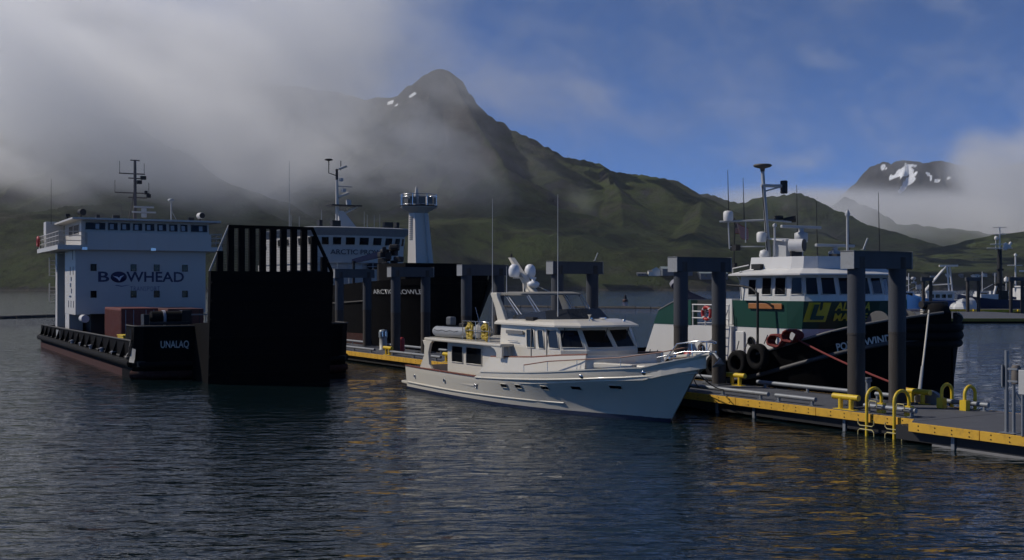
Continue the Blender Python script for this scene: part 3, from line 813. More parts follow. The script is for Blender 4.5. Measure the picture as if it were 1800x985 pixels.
# saloon under the boat deck
def window(parent, c4, m=glass, name='window', proud=0.012, fr=0.03, frm=None):
    q = [Vector(p) for p in c4]; n = (q[1] - q[0]).cross(q[3] - q[0]).normalized(); c = sum(q, Vector()) / 4
    w = MB().plate([p + n * proud for p in q], 0.03 + proud).build(name, m, parent)
    if fr:
        f = MB(); f.tube([p + n * proud for p in q], fr, 6, closed=True); f.build('frame', frm or cream, w)
    return w
part('saloon', cream, ya, lambda b: b.b2(3.85, 9.4, -2.08, 2.08, 0.75, 2.50), bev=0.05)
for x0, x1 in ((4.35, 5.40), (5.72, 7.15)):
    window(ya, [(x0, -2.082, 1.55), (x1, -2.082, 1.55), (x1, -2.082, 2.30), (x0, -2.082, 2.30)])
for y0, y1 in ((-1.6, -0.3), (0.3, 1.6)):
    window(ya, [(3.848, y1, 1.35), (3.848, y0, 1.35), (3.848, y0, 2.30), (3.848, y1, 2.30)], name='aft_window')
part('boat_deck', cream, ya, lambda b: b.prism([(1.75, -1.9), (2.0, -2.35), (2.4, -2.48), (9.55, -2.55), (9.55, 2.55), (2.4, 2.48), (2.0, 2.35), (1.75, 1.9)], 'z', 2.47, 2.60), bev=0.04)
for sgn in (1, -1):
    part('deck_pillar', cream, ya, lambda b: b.prism([(1.75, 1.12), (3.05, 1.12), (2.75, 1.35), (2.66, 1.9), (2.85, 2.32), (3.1, 2.475), (2.05, 2.475), (2.25, 2.2), (2.2, 1.75)], 'y', sgn * 2.40 - 0.07, sgn * 2.40 + 0.07), bev=0.02)
    part('deck_wing', cream, ya, lambda b: b.prism([(9.12, 1.99), (9.6, 2.0), (9.6, 2.475), (8.5, 2.475), (8.95, 2.36), (9.12, 2.2)], 'y', sgn * 2.46 - 0.05, sgn * 2.46 + 0.05), bev=0.02)
# side coaming and portuguese bridge
cp = [(7.3, 1.15), (8.25, 1.98), (9, 2.0), (11, 2.10), (13.3, 2.28), (14.9, 2.38), (15.2, 1.62), (13.9, 1.45), (8.6, 1.15)]
for sgn in (1, -1):
    part('side_coaming', cream, ya, lambda b: b.prism(cp, 'y', sgn * 2.30 - 0.06, sgn * 2.30 + 0.06) if False else b.rings([[(x, sgn * (2.42 - 0.16 * max(0, x - 9.5) / 2), z0), (x, sgn * (2.32 - 0.16 * max(0, x - 9.5) / 2), z1), (x, sgn * (2.20 - 0.16 * max(0, x - 9.5) / 2), z1), (x, sgn * (2.30 - 0.16 * max(0, x - 9.5) / 2), z0)] for (x, z0, z1) in ((7.3, 1.1, 1.14), (8.25, 1.1, 1.98), (9.5, 1.15, 2.03), (11.5, 1.3, 2.12), (13.3, 1.35, 2.28), (14.9, 1.5, 2.38))], closed=True, cap0=True, cap1=True))
    part('coaming_rail', teak, ya, lambda b: b.tube([(8.25, sgn * 2.26, 2.0), (9.5, sgn * 2.26, 2.05), (11.5, sgn * 2.10, 2.145), (13.3, sgn * 1.96, 2.305), (14.9, sgn * 1.83, 2.405)], 0.035, 8))
part('bridge_front', cream, ya, lambda b: b.rings([[(x + 0.05 * 0, y, z0), (x - 0.12, y * 0.98, 2.38), (x - 0.22, y * 0.96, 2.38), (x - 0.15, y * 0.96, z0)] for (x, y, z0) in ((14.98, -1.88, 1.4), (15.45, -1.2, 1.4), (15.65, 0, 1.4), (15.45, 1.2, 1.4), (14.98, 1.88, 1.4))], closed=True, cap0=True, cap1=True))
part('trunk_cabin', cream, ya, lambda b: b.add([(15.2, -1.55, 1.4), (17.6, -0.85, 1.6), (17.6, 0.85, 1.6), (15.2, 1.55, 1.4), (15.2, -1.45, 2.02), (17.2, -0.8, 2.08), (17.2, 0.8, 2.08), (15.2, 1.45, 2.02)], [(0, 1, 5, 4), (1, 2, 6, 5), (2, 3, 7, 6), (3, 0, 4, 7), (4, 5, 6, 7)]), bev=0.05)
part('deck_box', cream, ya, lambda b: b.box((15.9, -1.25, 2.0), (1.9, 0.35, 0.22), rz=0.28), bev=0.04)
# pilothouse with raked windscreen
pz0, pz1 = 1.2, 3.42
plan0 = [(8.45, -1.92), (13.15, -1.88), (14.05, -1.25), (14.35, 0), (14.05, 1.25), (13.15, 1.88), (8.45, 1.92)]
plan1 = [(8.45, -1.86), (12.80, -1.80), (13.35, -1.18), (13.55, 0), (13.35, 1.18), (12.80, 1.80), (8.45, 1.86)]
zb_ = 2.48
part('pilothouse', cream, ya, lambda b: b.rings([[(x, y, pz0) for x, y in plan0], [(x, y, zb_) for x, y in plan0], [(x, y, pz1) for x, y in plan1]], closed=True, cap0=True, cap1=True))
def lerp(a, c, t): return Vector(a) * (1 - t) + Vector(c) * t
def pane(parent, A0, B0, A1, B1, u0, u1, v0, v1, **k):
    """window set into the wall quad A0 B0 (bottom) A1 B1 (top)"""
    f = lambda u, v: lerp(lerp(A0, B0, u), lerp(A1, B1, u), v)
    return window(parent, [f(u0, v0), f(u1, v0), f(u1, v1), f(u0, v1)], **k)
for i in (1, 2, 3, 4):
    A0 = (*plan0[i], zb_); B0 = (*plan0[i + 1], zb_); A1 = (*plan1[i], pz1); B1 = (*plan1[i + 1], pz1)
    pane(ya, A0, B0, A1, B1, 0.07, 0.93, 0.12, 0.86, name='windscreen')
A0 = (8.45, -1.92, zb_); B0 = (13.15, -1.88, zb_); A1 = (8.45, -1.86, pz1); B1 = (12.80, -1.80, pz1)
for u0, u1, v0, v1 in ((0.47, 0.60, 0.02, 0.82), (0.66, 0.755, 0.02, 0.82), (0.83, 0.985, 0.06, 0.84)):
    pane(ya, A0, B0, A1, B1, u0, u1, v0, v1, name='side_window')
    pane(ya, (8.45, 1.92, zb_), (13.15, 1.88, zb_), (8.45, 1.86, pz1), (12.8, 1.8, pz1), u0, u1, v0, v1, name='side_window', proud=-0.03)
part('door_edge', mat('grey_seam', (0.25, 0.24, 0.22), 0.6), ya, lambda b: (b.b2(12.12, 12.15, -1.915, -1.87, 1.75, 3.3), b.b2(10.95, 10.98, -1.925, -1.875, 1.75, 3.3)))
nb = part('name_board', mat('grey_name_board', (0.16, 0.16, 0.16), 0.5), ya, lambda b: b.b2(9.0, 10.35, -1.955, -1.9, 3.02, 3.17))
text_part('SERENITY', 'name_letters', cream, nb, 0.13, frame_matrix((9.68, -1.958, 3.095), (1, 0, 0), (0, 0, 1)), 0.004, width=1.1) if False else None
part('grab_rail', stain, ya, lambda b: b.tube([(9.2, -1.96, 2.72), (10.0, -1.96, 2.72)], 0.015, 6))
part('roof_brow', cream, ya, lambda b: b.rings([[(8.1, -2.0, z), (12.9, -2.02, z), (13.9, -1.42, z), (14.25, 0, z + 0.02), (13.9, 1.42, z), (12.9, 2.02, z), (8.1, 2.0, z)] for z in (3.40, 3.47)] + [[(8.15, -1.9, 3.56), (12.7, -1.9, 3.58), (13.6, -1.3, 3.58), (13.9, 0, 3.6), (13.6, 1.3, 3.58), (12.7, 1.9, 3.58), (8.15, 1.9, 3.56)], [(8.2, -1.6, 3.62), (12.2, -1.6, 3.68), (12.9, -1.0, 3.7), (13.0, 0, 3.7), (12.9, 1.0, 3.7), (12.2, 1.6, 3.68), (8.2, 1.6, 3.62)]], closed=True, cap0=True, cap1=True))
# flybridge: smoked screen, console cover
part('fly_screen', mat('smoked_screen', (0.02, 0.022, 0.024), 0.12), ya, lambda b: b.rings([[(9.0, -1.62, 3.6), (8.85, -1.5, 3.78), (8.88, -1.46, 3.78), (9.03, -1.58, 3.6)], [(11.6, -1.55, 3.64), (11.25, -1.40, 4.02), (11.2, -1.36, 4.02), (11.55, -1.5, 3.64)], [(12.5, -0.95, 3.68), (12.0, -0.85, 4.1), (11.95, -0.82, 4.1), (12.45, -0.9, 3.68)], [(12.75, 0, 3.7), (12.2, 0, 4.12), (12.15, 0, 4.12), (12.7, 0, 3.7)], [(12.5, 0.95, 3.68), (12.0, 0.85, 4.1), (11.95, 0.82, 4.1), (12.45, 0.9, 3.68)], [(11.6, 1.55, 3.64), (11.25, 1.40, 4.02), (11.2, 1.36, 4.02), (11.55, 1.5, 3.64)]], closed=True, cap0=True, cap1=True))
part('console_cover', mat('grey_canvas', (0.075, 0.075, 0.072), 0.9), ya, lambda b: b.rings([[(9.2, -1.3, 3.62), (9.2, 1.3, 3.62), (9.3, 1.2, 3.85), (9.3, -1.2, 3.85)], [(11.4, -1.2, 3.62), (11.4, 1.2, 3.62), (11.2, 1.0, 4.0), (11.2, -1.0, 4.0)]], closed=True, cap0=True, cap1=True))
part('roof_hatch', dark, ya, lambda b: b.box((10.7, -1.72, 3.68), (0.6, 0.22, 0.14)))
part('horn', stain, ya, lambda b: (b.lathe([(0.03, 0), (0.03, 0.2), (0.09, 0.28)], (13.3, -0.6, 3.62), 10), b.tube([(12.9, -0.2, 3.72), (13.3, -0.5, 3.74)], 0.04, 8), b.tube([(12.9, 0.2, 3.72), (13.3, 0.2, 3.74)], 0.04, 8)))
part('deck_light', stain, ya, lambda b: b.lathe([(0.05, 0), (0.07, 0.08), (0.0, 0.12)], (13.6, 0.9, 3.58), 8))
for (x, y) in ((12.6, -1.6), (13.55, -0.2), (13.35, 1.0)):
    part('wiper', dark, ya, lambda b: b.tube([(x + 0.42, y, 3.36), (x + 0.62, y - 0.25, 3.0)], 0.016, 6))
# radar arch and hard top
for sgn in (1, -1):
    part('arch_leg', cream, ya, lambda b: b.rings([[(x - w, sgn * 1.84, z), (x + w, sgn * 1.84, z), (x + w, sgn * 1.66, z), (x - w, sgn * 1.66, z)] for (x, w, z) in ((8.45, 0.36, 3.5), (8.15, 0.28, 4.1), (7.85, 0.25, 4.5), (7.75, 0.28, 4.68))], closed=True, cap0=True, cap1=True), bev=0.03)
    for k in (0, 0.3):
        part('top_strut', stain, ya, lambda b: b.tube([(9.4 + k, sgn * 1.45, 3.66), (8.2 + k * 0.6, sgn * 1.5, 4.66)], 0.025, 8))
        part('front_strut', stain, ya, lambda b: b.tube([(10.7 + k, sgn * 1.3, 3.72), (9.7 + k * 0.6, sgn * 1.35, 4.66)], 0.022, 8))
part('arch_top', cream, ya, lambda b: b.box((7.75, 0, 4.70), (0.56, 3.68, 0.12)), bev=0.04)
part('hard_top', mat('dull_canvas_top', (0.19, 0.185, 0.17), 0.8, var=0.1), ya, lambda b: b.rings([[(7.9, -1.62, z), (9.6, -1.55, z), (10.1, -1.0, z), (10.1, 1.0, z), (9.6, 1.55, z), (7.9, 1.62, z)] for z in (4.66, 4.73)] + [[(8.0, -1.2, 4.80), (9.4, -1.2, 4.80), (9.8, -0.8, 4.80), (9.8, 0.8, 4.80), (9.4, 1.2, 4.80), (8.0, 1.2, 4.80)]], closed=True, cap0=True, cap1=True))
part('mast', cream, ya, lambda b: b.rings([[(x - w, -0.12, z), (x + w, -0.12, z), (x + w, 0.12, z), (x - w, 0.12, z)] for (x, w, z) in ((8.05, 0.34, 4.74), (7.55, 0.22, 5.2), (6.95, 0.16, 5.7), (6.2, 0.09, 6.35))], closed=True, cap0=True, cap1=True))
part('dome_bracket', cream, ya, lambda b: b.box((7.2, 0, 5.42), (0.24, 0.9, 0.06)))
part('radar_bracket', cream, ya, lambda b: b.box((7.85, 0, 5.0), (0.9, 0.18, 0.06)))
for y in (-0.7, 0.7):
    part('mast_stay', cream, ya, lambda b: b.tube([(8.4, y, 4.78), (7.4, y * 0.15, 5.25)], 0.025, 6))
for y in (-0.42, 0.42):
    part('satellite_dome', mat('dome_white', (0.66, 0.67, 0.69), 0.4), ya, lambda b: b.lathe([(0.16, 0), (0.22, 0.04), (0.25, 0.16), (0.25, 0.33), (0.21, 0.47), (0.13, 0.56), (0.0, 0.60)], (7.15, y, 5.45), 18))
part('radar_scanner', MATS['dome_white'], ya, lambda b: (b.lathe([(0.22, 0), (0.27, 0.06), (0.27, 0.15), (0.18, 0.22), (0.08, 0.25), (0.08, 0.34)], (8.1, 0, 5.03), 16), b.box((8.1, 0, 5.40), (0.12, 1.25, 0.10), rz=0.9)))
part('mast_light', dark, ya, lambda b: b.lathe([(0.04, 0), (0.06, 0.12), (0.0, 0.2)], (6.2, 0, 6.35), 8))
for (x, y, z0, z1) in ((7.5, -1.75, 3.0, 8.9), (11.9, -1.2, 3.6, 8.8), (8.3, -1.5, 4.7, 5.9)):
    part('whip_antenna', white, ya, lambda b: b.tube([(x, y, z0), (x, y, z0 + (z1 - z0) * 0.4), (x, y, z1)], 0.024, 6, r2=0.008))
part('fishing_rod', stain, ya, lambda b: b.tube([(7.2, -2.0, 2.7), (6.4, -2.0, 4.1)], 0.018, 6, r2=0.008))
# bow rail, pulpit, anchor
for sgn in (1, -1):
    rail = []
    for x in (11.5, 13, 14.5, 16, 17.0, 17.45):
        q = y_sec(x, ytop(x))[0]; rail.append(Vector((q[0], sgn * max(0.12, q[1] - 0.12), q[2] + (0.42 if x > 12 else 0.30))))
    part('bow_rail', teak if sgn < 0 else stain, ya, lambda b: b.tube(rail, 0.022, 8))
    for i, p in enumerate(rail):
        part('stanchion', stain, ya, lambda b: b.tube([p, p - Vector((0, 0, 0.45))], 0.014, 6))
    part('pulpit', stain, ya, lambda b: (b.tube([(18.2, sgn * 0.75, 2.25), (18.75, sgn * 0.55, 2.95), (19.6, sgn * 0.30, 3.08), (20.1, sgn * 0.12, 3.05), (20.2, 0, 3.0)], 0.026, 8), b.tube([(19.3, sgn * 0.36, 3.0), (19.35, sgn * 0.34, 2.55)], 0.02, 6), b.tube([(17.9, sgn * 0.8, 2.42), (19.0, sgn * 0.45, 2.68), (20.05, sgn * 0.14, 2.72)], 0.02, 6)))
part('bow_sprit', cream, ya, lambda b: b.rings([[(18.4, -0.30, 2.42), (18.4, 0.30, 2.42), (18.4, 0.3, 2.52), (18.4, -0.3, 2.52)], [(20.05, -0.17, 2.60), (20.05, 0.17, 2.60), (20.05, 0.17, 2.70), (20.05, -0.17, 2.70)]], closed=True, cap0=True, cap1=True), bev=0.02)
part('anchor', steel, ya, lambda b: (b.tube([(18.9, 0, 2.60), (20.15, 0, 2.64), (20.35, 0, 2.48)], 0.05, 8), b.plate([(20.4, -0.24, 2.30), (20.45, 0, 2.52), (20.4, 0.24, 2.30), (20.0, 0, 2.16)], 0.03)))
part('windlass', stain, ya, lambda b: (b.lathe([(0.14, 0), (0.14, 0.08), (0.08, 0.12), (0.08, 0.22), (0.12, 0.28), (0.0, 0.3)], (17.9, 0.1, 2.30), 12), b.tube([(18.0, -0.3, 2.4), (18.0, 0.4, 2.4)], 0.06, 8)))
part('red_cover', red, ya, lambda b: b.lathe([(0.20, 0), (0.26, 0.12), (0.22, 0.3), (0.0, 0.38)], (18.1, 0.6, 2.28), 14))
# things carried on the boat deck
dg = thing('inflatable_dinghy', 'grey inflatable dinghy lying on the yacht aft boat deck', 'dinghy', ya.matrix_basis @ Vector((2.1, -1.0, 2.61)), -1.02969)
def tube_u(y, z, r): return [(3.3, y * 0.2, z + 0.10), (3.05, y * 0.7, z + 0.06), (2.5, y, z + 0.02), (1.2, y, z), (0, y, z), (-0.15, y, z)]
for y in (-0.62, 0.62):
    part('side_tube', greyrub, dg, lambda b: (b.tube(tube_u(y, 0.27, 0.25), 0.25, 16), b.lathe([(0.25, 0), (0.20, 0.14), (0.0, 0.24)], (0, 0, 0), 16, Matrix.Translation((-0.15, y, 0.27)) @ Matrix.Rotation(-math.pi / 2, 4, 'Y'))))
    part('grab_line', dark, dg, lambda b: b.tube([(k * 0.4, y * 1.4, 0.36 - 0.06 * (k % 2)) for k in range(0, 7)], 0.012, 5))
part('floor', greyrub, dg, lambda b: b.b2(0.0, 2.8, -0.5, 0.5, 0.08, 0.18))
part('transom', dark, dg, lambda b: b.b2(0.15, 0.22, -0.5, 0.5, 0.1, 0.55))
ob = part('outboard_motor', mat('outboard_grey', (0.12, 0.125, 0.13), 0.3), dg, lambda b: b.box((0.1, 0, 0.75), (0.5, 0.34, 0.42)), bev=0.08)
part('motor_leg', dark, ob, lambda b: b.b2(0.0, 0.14, -0.06, 0.06, 0.15, 0.6))
part('console', dark, dg, lambda b: b.box((1.5, 0, 0.5), (0.5, 0.4, 0.35)), bev=0.04)
_rr = random.Random(5)
rc = thing('hose_reel', 'bright yellow hose coil in a rack beside the dinghy on the yacht', 'hose reel', ya.matrix_basis @ Vector((6.6, -2.0, 2.61)), -1.02969)
ylw = mat('bright_yellow_hose', (0.42, 0.30, 0.03), 0.6, var=0.25, scale=6)
for side in (-1, 1):
    for k in range(5):
        ph_ = _rr.uniform(0, 6)
        part('coil', ylw, rc, lambda b: b.tube([(side * 0.72 + (0.30 - 0.035 * k) * math.cos(2 * math.pi * j / 22) * (1 + 0.12 * math.sin(3 * j + ph_)), 0.05 * math.sin(j * 1.3 + ph_), 0.42 + (0.36 - 0.05 * k) * math.sin(2 * math.pi * j / 22) * (1 + 0.10 * math.sin(2 * j + ph_))) for j in range(22)], 0.05, 6, closed=True))
part('cushion', mat('pale_grey_canvas', (0.33, 0.32, 0.30), 0.9, var=0.2), rc, lambda b: b.lathe([(0.0, -0.08), (0.30, -0.06), (0.34, 0.0), (0.30, 0.06), (0.0, 0.08)], (0, 0.05, 0.42), 16, Matrix.Rotation(math.pi / 2, 4, 'X')))
part('rack', stain, rc, lambda b: (b.tube([(-1.2, -0.1, 0), (-1.2, -0.1, 0.85), (1.2, -0.1, 0.85), (1.2, -0.1, 0)], 0.02, 6), b.tube([(-1.2, -0.1, 0.45), (1.2, -0.1, 0.45)], 0.016, 6), b.tube([(0.0, -0.1, 0), (0, -0.1, 0.85)], 0.016, 6)))
# fenders between yacht and dock, and its mooring line
for x in (5.0, 9.5):
    f = thing('fender', 'dark sausage fender hanging on the dock side of the yacht at %s' % ('the saloon' if x < 6 else 'the pilothouse'), 'fender', ya.matrix_basis @ Vector((x, 3.2, 0)), -1.02969)
    part('body', rubber, f, lambda b: b.lathe([(0.05, 0.2), (0.22, 0.3), (0.22, 0.95), (0.05, 1.05)], n=14))
    part('lanyard', whiterope, f, lambda b: b.tube([(0, 0, 1.05), (0, -0.35, 1.25)], 0.012, 5))
def sag(a, c, d, n=14): 
    a = Vector(a); c = Vector(c)
    return [a.lerp(c, i / n) - Vector((0, 0, d * 4 * (i / n) * (1 - i / n))) for i in range(n + 1)]
for k, (p, s, a) in enumerate((((17.6, 1.0, 2.1), 11.2, 0.6), ((17.8, 0.9, 2.15), 9.5, 0.5))):
    ln = MB().tube(sag(ya.matrix_basis @ Vector(p), DW(s, a, 0.9), 0.25), 0.022, 6).build('mooring_line', dark)
    tag(ln, ('thin black bow line from yacht to the dock rail, the one nearer the stern', 'thin black bow line from yacht to the dock rail, the one nearer the camera')[k], 'rope', 'yacht bow lines')

# ------------------------------------------------------------------ the tug
def loft_hull(name, tab, m, parent, zbot=-0.8, n=8, power=1.0, transom=True):
    """tab: x, sheer half beam, sheer z, waterline half beam"""
    b = MB(); secs = []
    for (x, yb, zs, yw) in tab:
        s = []
        for i in range(n + 1):
            z = zs * (1 - i / n); q = max(0, z / zs)
            s.append((x, max(0.01, yw + (yb - yw) * q ** power), z))
        s.append((x, max(0.01, yw * 0.9), zbot)); s.append((x, 0.01, zbot - 0.1))
        secs.append(s)
    rs = skin_side(b, secs)
    if transom: b.add(rs[0], [tuple(range(len(rs[0])))])
    return b.build(name, m, parent)
def hull_at(tab, x, z, power=1.0):
    yb, zs, yw = interp(tab, x)
    return yw + (yb - yw) * max(0.0, min(1.2, z / zs)) ** power
def deck_of(name, tab, m, parent, dz, inset=0.12):
    b = MB()
    for (p, q) in zip(tab[:-1], tab[1:]):
        a = max(0.01, p[1] - inset); c = max(0.01, q[1] - inset)
        b.add([(p[0], -a, p[2] + dz), (q[0], -c, q[2] + dz), (q[0], c, q[2] + dz), (p[0], a, p[2] + dz)], [(0, 1, 2, 3)])
    return b.build(name, m, parent)
def rail_of(name, tab, m, parent, zf, r, sgn, x0, x1, out=0.0, power=1.0, n=24):
    pts = [(x, sgn * (hull_at(tab, x, zf(x), power) + out), zf(x)) for x in np.linspace(x0, x1, n)]
    return part(name, m, parent, lambda b: b.tube(pts, r, 8))
def text_on_side(txt, name, m, parent, tab, xc, zc, size, slope, width=None, power=1.0, bold=0.0, out=0.03, sgn=-1, space=1.0):
    """lettering wrapped on a hull side (starboard: reads towards the bow)"""
    o = text_part(txt, name, m, parent, size, Matrix.Identity(4), 0.0, bold, 0, width, space)
    for v in o.data.vertices:
        x = xc + v.co.x; z = zc + v.co.y + slope * v.co.x
        y = hull_at(tab, x, z, power) + out
        v.co = (x, sgn * y, z)
    return o

UD = math.atan2(-0.855, 0.519)
tg = thing('tug_boat', 'black hulled tug with green and white deckhouse moored behind the dock', 'tug', (18.9, 48.2, 0), UD)
TT = [(-25, 4.0, 1.25, 3.7), (-24, 4.4, 1.2, 4.1), (-20, 4.8, 1.15, 4.6), (-14, 4.9, 1.15, 4.7), (-10, 4.9, 1.35, 4.7), (-7, 4.85, 1.95, 4.5), (-4.6, 4.62, 2.64, 4.0), (-3.3, 4.05, 3.08, 3.1), (-2.4, 3.3, 3.36, 2.3), (-1.65, 2.45, 3.58, 1.55), (-1.08, 1.65, 3.72, 0.95), (-0.65, 0.9, 3.84, 0.45), (-0.40, 0.45, 3.9, 0.2), (-0.3, 0.05, 3.92, 0.05)]
hull_t = loft_hull('hull', TT, black, tg)
deck_of('deck', TT, mat('dark_red_deck', (0.09, 0.03, 0.025), 0.8), tg, -0.55)
for sgn in (1, -1):
    rail_of('bulwark_cap', TT, mat('grey_cap_rail', (0.11, 0.11, 0.11), 0.6), tg, lambda x: interp(TT, x)[1] + 0.02, 0.06, sgn, -24.9, -0.4, -0.02, n=40)
    rail_of('rubbing_band', TT, mat('grey_rub_edge', (0.055, 0.055, 0.06), 0.6), tg, lambda x: interp(TT, x)[1] - 0.95 if x > -9 else 0.62, 0.10, sgn, -24.9, -0.5, 0.05, n=40)
def tyre_shape(b, c, r, w, M):
    b.lathe([(r * 0.55, -w * 0.42), (r * 0.62, -w * 0.5), (r * 0.9, -w * 0.5), (r, -w * 0.3), (r, w * 0.3), (r * 0.9, w * 0.5), (r * 0.62, w * 0.5), (r * 0.55, w * 0.42), (r * 0.55, -w * 0.42)], c, 24, M)
for k, (x, z) in enumerate(((-14.6, 0.8), (-12.9, 0.85), (-11.2, 0.95), (-9.5, 1.25), (-8.0, 1.5), (-6.75, 1.85))):
    y = -(hull_at(TT, x, z) + 0.22)
    ty = part('tyre_fender', rubber, tg, lambda b: tyre_shape(b, (x, y, z), 0.60, 0.40, Matrix.Rotation(math.pi / 2, 4, 'X')))
    part('chain', dark, ty, lambda b: (b.tube([(x - 0.25, y + 0.12, z + 0.6), (x - 0.3, y + 0.3, z + 1.0)], 0.025, 5), b.tube([(x + 0.25, y + 0.12, z + 0.6), (x + 0.3, y + 0.3, z + 1.0)], 0.025, 5)))
bfm = MB()
for (z, r) in ((3.25, 0.2), (2.9, 0.2), (2.55, 0.16)):
    bfm = MB(); bfm.tube([(-1.7, -2.3, z - 0.05), (-1.2, -1.65, z), (-0.75, -0.95, z), (-0.45, -0.4, z), (-0.35, 0, z), (-0.45, 0.4, z), (-0.75, 0.95, z), (-1.2, 1.65, z), (-1.7, 2.3, z - 0.05)], r, 12)
    bfm.build('bow_fender', rubber, tg)
bt = part('bow_bitt', dark, tg, lambda b: (b.tube([(-1.25, -0.5, 3.2), (-1.25, -0.5, 4.35)], 0.17, 14), b.tube([(-1.25, 0.5, 3.2), (-1.25, 0.5, 4.35)], 0.17, 14), b.tube([(-1.25, -0.8, 4.25), (-1.25, 0.8, 4.25)], 0.15, 12)))
part('rope_wraps', whiterope, bt, lambda b: [b.tube([(-1.25 + 0.2 * math.cos(j * math.pi / 6), -0.5 + 0.2 * math.sin(j * math.pi / 6), z) for j in range(12)], 0.035, 6, closed=True) for z in (3.85, 3.93, 4.01)])
part('bow_chock', rubber, tg, lambda b: b.lathe([(0.55, 0), (0.62, 0.3), (0.5, 0.62), (0.2, 0.72)], (-1.0, -0.15, 3.6), 16))
part('winch', mat('grey_winch', (0.09, 0.09, 0.09), 0.6), tg, lambda b: (b.tube([(-3.4, -0.9, 3.2), (-3.4, 0.9, 3.2)], 0.45, 16), b.lathe([(0.75, 0), (0.75, 0.06)], (0, 0, 0), 18, Matrix.Translation((-3.4, -0.95, 3.2)) @ Matrix.Rotation(math.pi / 2, 4, 'X')), b.lathe([(0.75, 0), (0.75, 0.06)], (0, 0, 0), 18, Matrix.Translation((-3.4, 0.95, 3.2)) @ Matrix.Rotation(math.pi / 2, 4, 'X'))))
letters = mat('white_lettering', (0.62, 0.62, 0.60), 0.6, var=0.1)
text_on_side('POLAR WIND', 'name_letters', letters, tg, TT, -2.42, 2.60, 0.46, 0.27, width=1.62, bold=0.012, out=0.035)

def arc_plan(xa, xs, hw, bulge, n=9, xe=None):
    """house plan: straight sides from xa to xs, then a rounded front"""
    pts = [(xa, -hw)]
    for i in range(n + 1):
        t = R(-90 + 180 * i / n)
        pts.append((xs + bulge * math.cos(t) ** 0.8 if abs(math.cos(t)) > 1e-6 else xs, hw * math.sin(t)))
    pts.append((xa, hw))
    return pts
def tier(name, m, parent, levels, cap0=True, cap1=True, **k):
    """levels: list of (plan, z)"""
    return part(name, m, parent, lambda b: b.rings([[(x, y, z) for x, y in pl] for pl, z in levels], closed=True, cap0=cap0, cap1=cap1), **k)
# lower deckhouse, white
low = arc_plan(-10.3, -6.7, 3.25, 1.7)
tier('lower_house', white, tg, [(low, 1.0), (low, 3.10)])
g0 = arc_plan(-10.28, -6.7, 3.27, 1.72); g1 = arc_plan(-10.30, -6.65, 3.34, 2.05)
tier('green_band', green, tg, [(g0, 3.10), (g1, 4.36)])
part('port_flare', green, tg, lambda b: b.plate([(-7.2, 3.2, 3.25), (-6.9, 3.25, 4.36), (-7.4, 4.1, 4.36), (-7.6, 3.8, 3.3)], 0.05))
# pilothouse with a row of windows
w0 = arc_plan(-10.05, -6.75, 3.05, 1.75); w1 = arc_plan(-10.05, -6.75, 3.0, 1.45)
ph = tier('pilothouse', white, tg, [(w0, 4.36), (w1, 5.62)])
for i in range(1, 10):
    A0 = (*w0[i], 4.36); B0 = (*w0[i + 1], 4.36); A1 = (*w1[i], 5.62); B1 = (*w1[i + 1], 5.62)
    pane(ph, A0, B0, A1, B1, 0.10, 0.90, 0.24, 0.86, fr=0.035, frm=white)
A0 = (*w0[0], 4.36); B0 = (*w0[1], 4.36); A1 = (*w1[0], 5.62); B1 = (*w1[1], 5.62)
for u0, u1, v0, v1 in ((0.17, 0.33, 0.20, 0.80), (0.45, 0.64, 0.22, 0.86), (0.71, 0.92, 0.22, 0.86)):
    pane(ph, A0, B0, A1, B1, u0, u1, v0, v1, fr=0.035, frm=white)
v0 = arc_plan(-10.25, -6.75, 3.10, 1.6); v1 = arc_plan(-10.35, -6.7, 3.55, 2.05); v2 = arc_plan(-10.35, -6.7, 3.45, 1.9); v3 = arc_plan(-9.5, -6.8, 2.95, 1.45); v4 = arc_plan(-9.5, -6.8, 2.85, 1.35)
tier('roof_visor', white, tg, [(v0, 5.60), (v1, 5.55), (v1, 5.62), (v3, 5.86), (v4, 6.42)])
part('visor_rail', white, tg, lambda b: b.tube([(-10.2, -3.4, 5.62), (-10.2, -3.4, 5.9), (-9.2, -3.3, 6.05)], 0.03, 6))
part('downpipe', white, tg, lambda b: b.tube([(-9.6, -3.4, 5.75), (-9.9, -3.42, 5.62), (-9.9, -3.2, 5.3), (-9.9, -3.12, 4.4)], 0.035, 6))
part('roof_lamp', dark, tg, lambda b: b.box((-8.9, -3.0, 5.98), (0.6, 0.28, 0.24)))
# lettering and emblem on the green front
gold = mat('gold_lettering', (0.46, 0.40, 0.02), 0.5)
def front_wrap(txt, z, size, s0, width, name, shear=0.15):
    o = text_part(txt, name, gold, tg, size, Matrix.Identity(4), 0.0, 0.012, shear, width, 1.0, 'LEFT')
    # arc length table along the front of the band
    pl = [Vector((x, y, 0)) for x, y in arc_plan(-10.29, -6.67, 3.33, 1.98, 40)][1:-1]
    acc = [0.0]
    for a, c in zip(pl[:-1], pl[1:]): acc.append(acc[-1] + (c - a).length)
    for v in o.data.vertices:
        s = s0 + v.co.x; k = min(len(pl) - 2, max(0, int(np.searchsorted(acc, s)) - 1)); t = (s - acc[k]) / max(1e-6, acc[k + 1] - acc[k])
        p = pl[k].lerp(pl[k + 1], t); n = Vector(((pl[k + 1] - pl[k]).y, -(pl[k + 1] - pl[k]).x, 0)).normalized()
        zz = z + v.co.y
        p = p + n * (0.04 + 0.10 * (zz - 3.9)); v.co = (p.x, p.y, zz)
    return o, pl, acc
front_wrap('ALASKA', 4.10, 0.50, 2.30, 1.95, 'company_letters', 0.2)
front_wrap('MARINE', 3.62, 0.46, 2.20, 1.90, 'company_letters', 0.2)
_, pl, acc = front_wrap('.', 3.0, 0.01, 0.0, None, 'emblem_dot')
bpy.data.objects.remove(_)
